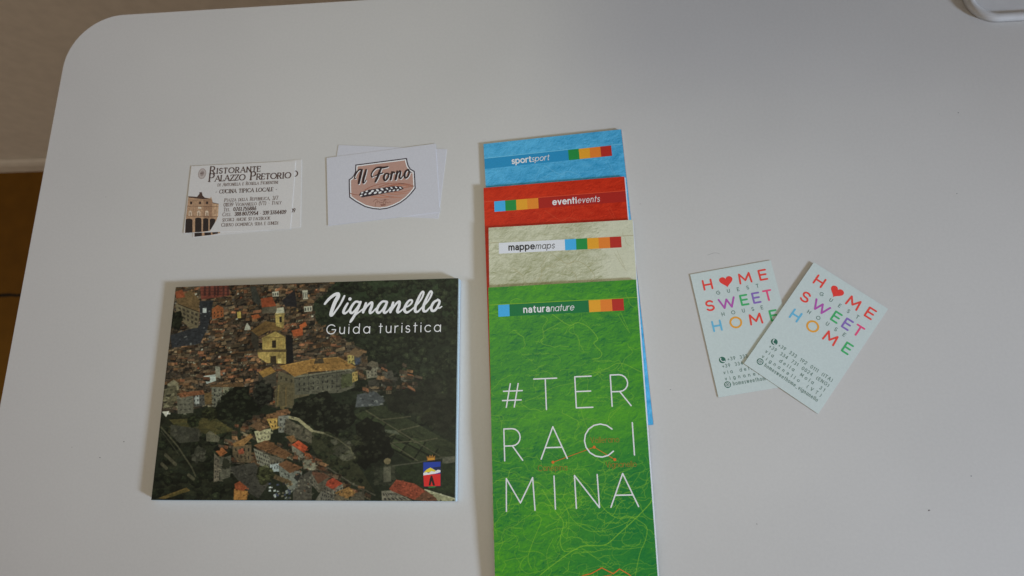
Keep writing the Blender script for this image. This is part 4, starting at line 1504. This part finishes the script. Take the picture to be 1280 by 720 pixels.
ff = Frame(85, 55)
forno = thing('business_card', 'white bakery card with a brown shield logo, lying crosswise on a second one', 'business card', (-.15272, .19318, .00031), .1012, 'bakery business cards')
card_body(forno, 85, 55, CARD_BLUE)
HF = hom([0.71706067, -0.016005237, -289.44822, -0.09002135, -0.73412063, 243.96616, 0.00016596566, 0.00034772187, 1.0])
F_ = lambda P: [HF(430 + a / 9.6, 190 + b_ / 9.6) for a, b_ in P]
SH = F_([(135, 150), (445, 110), (755, 70), (762, 115), (775, 160), (800, 200), (848, 228), (855, 330), (860, 435), (810, 500), (750, 560), (680, 612), (600, 652), (520, 680), (430, 692), (340, 683), (250, 660), (140, 600), (62, 545), (57, 440), (55, 330), (90, 305), (115, 275), (132, 235)])
cx_, cy_ = 42.3, 28.0


def inset(P, d):
    n = len(P)
    out = []
    for i in range(n):
        a_, b_, c_ = np.array(P[i - 1]), np.array(P[i]), np.array(P[(i + 1) % n])
        n1, n2 = [np.array((-(q - p)[1], (q - p)[0])) / max(1e-9, np.hypot(*(q - p))) for p, q in ((a_, b_), (b_, c_))]
        area = 1 if sum(P[k - 1][0] * P[k][1] - P[k][0] * P[k - 1][1] for k in range(n)) > 0 else -1
        v = n1 + n2
        v = v / max(.35, (v @ v) / 2)
        out.append(tuple(b_ + area * d * v))
    return out


lg = Ink()
lg.poly(SH, (44, 36, 46))
lg.poly(inset(SH, .9), (196, 190, 196), z=.01)
lg.poly(inset(SH, 1.75), (147, 116, 105), z=.02)
EAR = F_([(178, 515), (200, 482), (300, 452), (450, 430), (600, 408), (690, 412), (716, 440), (650, 468), (500, 492), (350, 522), (212, 545)])
BR = (122, 74, 58)
for q in ([(72, 495), (130, 512), (190, 515)], [(250, 455), (340, 410), (450, 380), (540, 372)], [(420, 420), (520, 385), (640, 372), (760, 390), (838, 408)],
          [(500, 415), (620, 385), (720, 378), (800, 392)], [(560, 405), (680, 390), (838, 412)], [(640, 440), (740, 425), (845, 405)], [(600, 480), (700, 480), (800, 452)],
          [(520, 500), (640, 505), (760, 490)], [(430, 512), (560, 540), (690, 545)], [(330, 535), (460, 545), (600, 535)], [(560, 420), (690, 400), (790, 420)]):
    Q = smooth([(*z_, 0) for z_ in F_(q)], 4)
    lg.strokes(stroke([(a_, b_, .62 - .35 * i_ / len(Q)) for i_, (a_, b_, _) in enumerate(Q)], n=6), BR, z=.03)
    BR = (BR[0] + 3, BR[1] + 2, BR[2] + 1)
lg.poly(EAR, (40, 32, 38), z=.06)
ks = []
for (x, y) in [(218, 488), (272, 472), (340, 468), (402, 458), (456, 447), (516, 440), (570, 431), (625, 424), (676, 430), (206, 522), (256, 506), (312, 494), (376, 488), (432, 485), (496, 478), (550, 464), (598, 460), (645, 455)]:
    up = y < 470 - (x - 300) * .07
    g = .55 if up else -.45
    k = 1.25 if 290 < x < 470 else .95
    P = [(x + k * (17 * math.cos(t) * math.cos(g) - 9 * math.sin(t) * math.sin(g)), y + k * (17 * math.cos(t) * math.sin(g) + 9 * math.sin(t) * math.cos(g))) for t in np.linspace(0, 2 * PI, 11)[:-1]]
    ks.append(F_(P))
lg.strokes(ks, (212, 208, 210), z=.075)
lg.build('wheat_shield_logo', ff, CT + .03, forno)
FS = [
    [(140, 318, 11), (126, 312, 10), (135, 280, 11), (158, 235, 13), (188, 210, 14), (212, 214, 16)], [(214, 214, 20), (200, 270, 23), (186, 330, 22), (176, 378, 18)],
    [(266, 212, 16), (252, 262, 21), (234, 322, 21), (230, 368, 18), (248, 362, 10), (264, 338, 8)],
    [(352, 292, 10), (334, 300, 11), (328, 268, 12), (346, 230, 13), (380, 196, 15), (420, 184, 17), (470, 186, 18), (526, 176, 13)], [(444, 196, 18), (420, 254, 22), (400, 308, 21), (376, 356, 17)], [(372, 286, 9), (410, 268, 12), (464, 252, 12)],
    [(520, 256, 14), (494, 266, 17), (478, 304, 20), (488, 340, 17), (514, 328, 15), (534, 290, 15), (528, 258, 14), (548, 268, 8), (574, 250, 8)],
    [(576, 238, 15), (570, 280, 20), (560, 330, 19)], [(566, 296, 10), (580, 260, 12), (596, 240, 15), (606, 250, 13)],
    [(638, 230, 15), (630, 282, 20), (618, 328, 19)], [(624, 296, 9), (646, 252, 11), (668, 228, 15), (678, 246, 18), (666, 294, 19), (678, 318, 14), (704, 292, 9), (722, 270, 8)],
    [(770, 210, 14), (744, 228, 17), (726, 270, 20), (736, 310, 17), (762, 298, 15), (782, 256, 15), (774, 214, 14), (790, 236, 9), (806, 246, 8)],
]
kf = .0735
for dx, col, z in ((7, (206, 198, 196), .09), (0, (38, 24, 26), .11)):
    pl = []
    for st in FS:
        Q = smooth(st, 4)
        mm = F_([(q[0] + dx, q[1] + dx) for q in Q])
        pl += stroke([(a_[0], a_[1], q[2] * kf * 1.2) for a_, q in zip(mm, Q)], n=8)
    if z == .09:
        nm_l = Ink()
    nm_l.strokes(pl, col, z=z)
nm_l.build('shop_name_lettering', ff, CT + .03, forno)
sg = Ink()
SG = [[(350, 600), (368, 575), (392, 568), (398, 590), (378, 610), (372, 660)], [(395, 610), (420, 590), (430, 612), (448, 600), (455, 612), (475, 590), (490, 560)], [(470, 625), (485, 585), (500, 565), (496, 610), (515, 596), (525, 612), (545, 598), (558, 606)], [(440, 585), (470, 575), (540, 572)]]
sg.strokes([q for s_ in SG for q in stroke([p_[:2] for p_ in smooth([(*z_, 0) for z_ in F_(s_)], 4)], .26, n=6)], (92, 56, 44))
sg.strokes([q for s_ in ([(440, 632), (500, 624)], [(446, 642), (496, 636)]) for q in stroke(F_(s_), .5, n=6)], (98, 60, 48), z=.004)
sg.build('signature', ff, CT + .06, forno)
forno2 = dup(forno, (-.14899, .19599, .00004), -.078, 'plain looking white bakery card sticking out from under the one with the shield logo')

# ================================================================== RESTAURANT CARDS
fr_ = Frame(85, 55)
rist = thing('business_card', 'white restaurant card with a palace picture and brown serif capitals, on top of its twin', 'business card', (-.26431, .18639, .00031), .01543, 'restaurant business cards')
card_body(rist, 85, 55, CARD_WARM)
HR = hom([0.74108955, 0.086646724, -195.0817, -0.028016423, -0.73226505, 219.7955, 0.00016596566, 0.00034772187, 1.0])
q2 = lambda P: [HR(225 + a / 8.533, 240 + b_ / 8.533) for a, b_ in P]
W0 = np.array([.700, .680, .660])
pp = Pic(27.5, 35.5, 8, W0)
I_ = lambda c: ink(c)
OUT = q2([(86, 44), (180, 50), (205, 20), (205, 2), (232, 0), (240, 36), (262, 58), (322, 66), (330, 44), (342, 84), (348, 110), (412, 124), (405, 255), (385, 305), (320, 412), (250, 425), (50, 436), (60, 280), (76, 140)])
pp.poly(OUT, I_((158, 120, 82)))
def qp(P, c, al=1.0):
    pp.poly(q2(P), I_(c), al)
rg = np.random.default_rng(4)
qp([(250, 80), (345, 100), (345, 290), (250, 270)], (140, 102, 68))
qp([(345, 112), (412, 124), (405, 258), (345, 262)], (176, 138, 96))
qp([(86, 44), (180, 50), (205, 20), (205, 2), (232, 0), (240, 36), (262, 58), (342, 80), (250, 76), (92, 58)], (66, 44, 34))
qp([(345, 108), (412, 120), (410, 128), (345, 120)], (60, 42, 34))
for y, c in ((150, (104, 72, 46)), (256, (112, 76, 48)), (84, (120, 86, 56))):
    pp.line(q2([(72, y), (250, y + 2), (404, y + 6)]), .5, I_(c), .9)
for x in (70, 140, 162, 236, 250, 304, 322, 352, 385):
    pp.line(q2([(x + 8, 92), (x, 258)]), .3, I_((126, 92, 60)), .7)
for x in (118, 212, 288):
    qp([(x - 13, 100), (x + 13, 100), (x + 13, 130), (x - 13, 130)], (84, 58, 40))
    qp([(x - 8, 104), (x + 8, 104), (x + 8, 128), (x - 8, 128)], (44, 32, 28))
for x in (108, 198, 285):
    P = [(x - 17, 252), (x - 17, 215)] + [(x + 17 * math.cos(t), 212 - 16 * math.sin(t)) for t in np.linspace(PI, 0, 7)] + [(x + 17, 252)]
    qp(P, (196, 166, 136))
    qp([(x - 8, 252), (x - 8, 216), (x + 8, 216), (x + 8, 252)], (120, 88, 62), .8)
qp([(192, 160), (226, 160), (226, 176), (192, 178)], (196, 176, 150))
qp([(362, 180), (382, 184), (380, 232), (362, 234)], (150, 112, 74))
for x0, x1, yt in ((54, 132, 282), (158, 228, 272), (243, 302, 278), (314, 378, 282)):
    c_ = (x0 + x1) / 2
    r_ = (x1 - x0) / 2
    yb = 438 if x0 < 100 else 428 if x0 < 200 else 418 if x0 < 300 else 400
    P = [(x0, yb), (x0 + 2, yt + r_ * .5)] + [(c_ + r_ * math.cos(t), yt + r_ * .5 - r_ * .5 * math.sin(t)) for t in np.linspace(PI, 0, 9)] + [(x1 - (30 if x0 > 300 else 0), yb)]
    qp(P, (36, 26, 24))
for i in range(160):
    x, y = rg.uniform(70, 395), rg.uniform(90, 275)
    k = rg.uniform(.7, 1.25)
    pp.line(q2([(x, y), (x + 3, y)]), .35, I_((150 * k, 112 * k, 76 * k)), .4)
# everything outside the building's outline is bare card
msk = Pic(27.5, 35.5, 8, (0, 0, 0))
msk.poly(OUT, (1, 1, 1))
m_ = pp.a.mean(-1, keepdims=True)
gx, gy = np.meshgrid(pp.xs, pp.ys)
pp.a = (pp.a * .74 + m_ * .26) * (.62 + .60 * fbm(gx / .9, gy / .9, 31, 3, .6))[..., None]
pp.a = pp.a * msk.a + W0 * (1 - msk.a)
ic = (pp.xs >= .15), (pp.ys >= .15)
grid('palace_picture', fr_, pp.xs[1:], pp.ys[1:], pp.a[1:, 1:], CT + .03, print_mat('card_picture_print', .5, .4, .05, 1500), rist)
DK, MD = (62, 46, 42), (86, 72, 68)
ti = Ink()
ti.text('Ristorante', 15.8, 47.7, 6.0, 1.15, DK, width=41.4, small=.72, serif=True)
ti.text('Palazzo', 15.7, 41.3, 6.5, 1.2, DK, width=29.8, small=.70, serif=True)
ti.text('Pretorio', 49.4, 41.2, 6.5, 1.2, DK, width=32.8, small=.70, serif=True)
ti.build('title_lettering', fr_, CT + .05, rist)
su = Ink()
su.text('di Antonella e Rosella Fiorentini', 23.6, 37.0, 2.7, .46, MD, width=48.8, small=.82, serif=True, space=.5, wide=.80)
su.text('- CUCINA TIPICA LOCALE -', 22.4, 31.1, 3.0, .60, DK, width=49.6, serif=True, space=.5, wide=.86)
su.build('subtitle_lettering', fr_, CT + .05, rist)
ad_ = Ink()
for t_, x0, x1, y, w in (('Piazza della Repubblica, 3/7', 30.3, 73.4, 24.1, .45), ('01039 Vignanello (VT) - Italy', 30.1, 76.3, 20.2, .45), ('Tel.', 30.5, 36.2, 16.3, .45), ('0761.755886', 38.4, 56.6, 16.3, .60),
                         ('Cell.', 30.0, 37.6, 12.4, .45), ('388.8072954', 39.8, 58.6, 12.4, .60), ('-', 60.0, 61.4, 12.4, .45), ('339.3764409', 62.2, 80.7, 12.4, .60),
                         ('seguici anche su facebook', 30.3, 68.4, 8.2, .45), ('Chiuso domenica sera e lunedi', 29.9, 75.2, 4.1, .45)):
    kw = dict(small=.82, serif=True, space=.5, wide=.78)
    if len(t_) > 1:
        kw['width'] = x1 - x0
    ad_.text(t_, x0, y, 2.85, w, MD if w < .5 else DK, **kw)
ad_.build('address_lettering', fr_, CT + .05, rist)
se = Ink()
c0 = (9.7, 48.2)
se.poly(disc(c0, (3.3, 4.5), 28), (132, 122, 118))
se.poly(disc(c0, (2.6, 3.8), 28), (150, 142, 138), z=.01)
se.poly(disc((9.7, 48.4), (1.7, 2.3), 20), (128, 118, 114), z=.02)
se.strokes(stroke([(8.3, 48.3), (8.9, 48.9), (9.3, 48.2), (9.8, 49.0), (10.3, 48.3), (11.0, 48.9)], .5), (80, 66, 62), z=.03)
se.strokes(stroke([(9.0, 47.4), (10.5, 47.6)], .35), (110, 96, 92), z=.035)
se.build('crest_seal', fr_, CT + .03, rist)
rist2 = dup(rist, (-.25808, .18549, .00004), .07283, 'restaurant card mostly covered by its twin, right edge and dark lower sliver showing')

# ================================================================== GUEST HOUSE CARDS
CT = .45
fh = Frame(55, 85)
home = thing('business_card', 'mint guest house card lying on top, turned clockwise, all its writing in view', 'business card', (.14888, .07662, .00046), -.63136, 'guest house business cards')
home.rotation_euler[1] = .0125
card_body(home, 55, 85, [CARD_MINT, CARD_KRAFT], 1)
R_, PU, GR2, VI, PK, BL, OG = (196, 58, 50), (146, 70, 140), (52, 142, 84), (112, 88, 150), (194, 66, 104), (84, 148, 176), (218, 132, 48)


def put(inkset, ch, x0, x1, y0, y1, c, w=1.25):
    adv, st = GL[ch]
    h = w / 2
    sx = (x1 - x0 - w) / adv if adv else 1
    inkset.strokes([q for s_ in st for q in stroke([(x0 + h + a_ * sx, y0 + h + b_ * (y1 - y0 - w)) for a_, b_ in s_], w)], c)


hd = Ink()
for a_ in (('H', 6.6, 13.2, 72.1, 79.6, R_), ('M', 30.9, 39.7, 72.0, 79.6, R_), ('E', 44.6, 50.3, 72.0, 79.8, R_),
           ('S', 5.3, 11.2, 57.4, 65.1, R_), ('W', 14.1, 25.6, 57.2, 64.8, PU), ('E', 28.6, 34.1, 57.2, 64.9, GR2), ('E', 36.7, 42.2, 57.2, 65.0, VI), ('T', 44.2, 50.3, 57.4, 65.3, PK),
           ('H', 6.5, 12.9, 43.0, 50.7, BL), ('O', 18.2, 26.6, 42.9, 51.0, OG), ('M', 31.3, 40.0, 43.1, 50.8, R_), ('E', 45.0, 50.4, 43.4, 51.2, GR2)):
    put(hd, *a_)
hd.build('headline_lettering', fh, CT + .05, home)
he = Ink()
hp = []
for k in range(40):
    t = 2 * PI * k / 40
    hp.append((22.6 + 4.5 * math.sin(t) ** 3, 76.0 + .265 * (13 * math.cos(t) - 5 * math.cos(2 * t) - 2 * math.cos(3 * t) - math.cos(4 * t))))
he.poly(hp, (204, 50, 44))
he.build('heart', fh, CT + .05, home)
TG = (84, 106, 100)
sh_ = Ink()
sh_.text('GUEST', 14.5, 67.9, 2.3, .42, TG, width=28.4)
sh_.text('HOUSE', 14.7, 52.8, 2.3, .42, TG, width=27.4)
sh_.build('small_lettering', fh, CT + .05, home)
ct = Ink()
for t_, x0, x1, y in (('+39 333 192 0111 (ITA)', 11.6, 50.9, 22.6), ('+39 334 731 0024 (ENG)', 7.2, 50.8, 18.5), ('via della Mola 31', 7.0, 50.2, 14.3), ('vignanello (VT)', 7.0, 50.3, 10.2), ('homesweethome_vignanello', 11.4, 50.2, 6.2)):
    ct.text(t_, x0, y, 2.3 if 'home' in t_ else 2.15, .35, TG, width=x1 - x0, space=.7, wide=.66 if 'home' in t_ else .86)
ct.build('contact_lettering', fh, CT + .05, home)
DG = (38, 84, 70)
ph = Ink()
ph.poly(disc((8.0, 23.7), 2.15, 28), DG)
ph.strokes(stroke([(p_[0], p_[1], p_[2]) for p_ in smooth([(7.1, 24.8, .75), (7.0, 23.9, .45), (7.5, 23.0, .45), (8.5, 22.5, .45), (9.2, 22.6, .75)], 4)]), (186, 200, 194), z=.012)
ph.build('phone_icon', fh, CT + .05, home)
gi = Ink()
gi.poly(disc((7.7, 7.2), 2.15, 28), DG)
rr_ = round_rect(6.45, 5.95, 8.95, 8.45, .7, 4)
gi.strokes(stroke(rr_ + rr_[:1], .34, n=6), (186, 200, 194), z=.012)
gi.strokes(stroke(disc((7.7, 7.2), .65, 14) + [disc((7.7, 7.2), .65, 14)[0]], .3, n=6), (186, 200, 194), z=.014)
gi.build('camera_icon', fh, CT + .05, home)
home2 = dup(home, (.10401, .08281, .00005), .16968, 'mint guest house card tucked under the other, nearer the green leaflet')
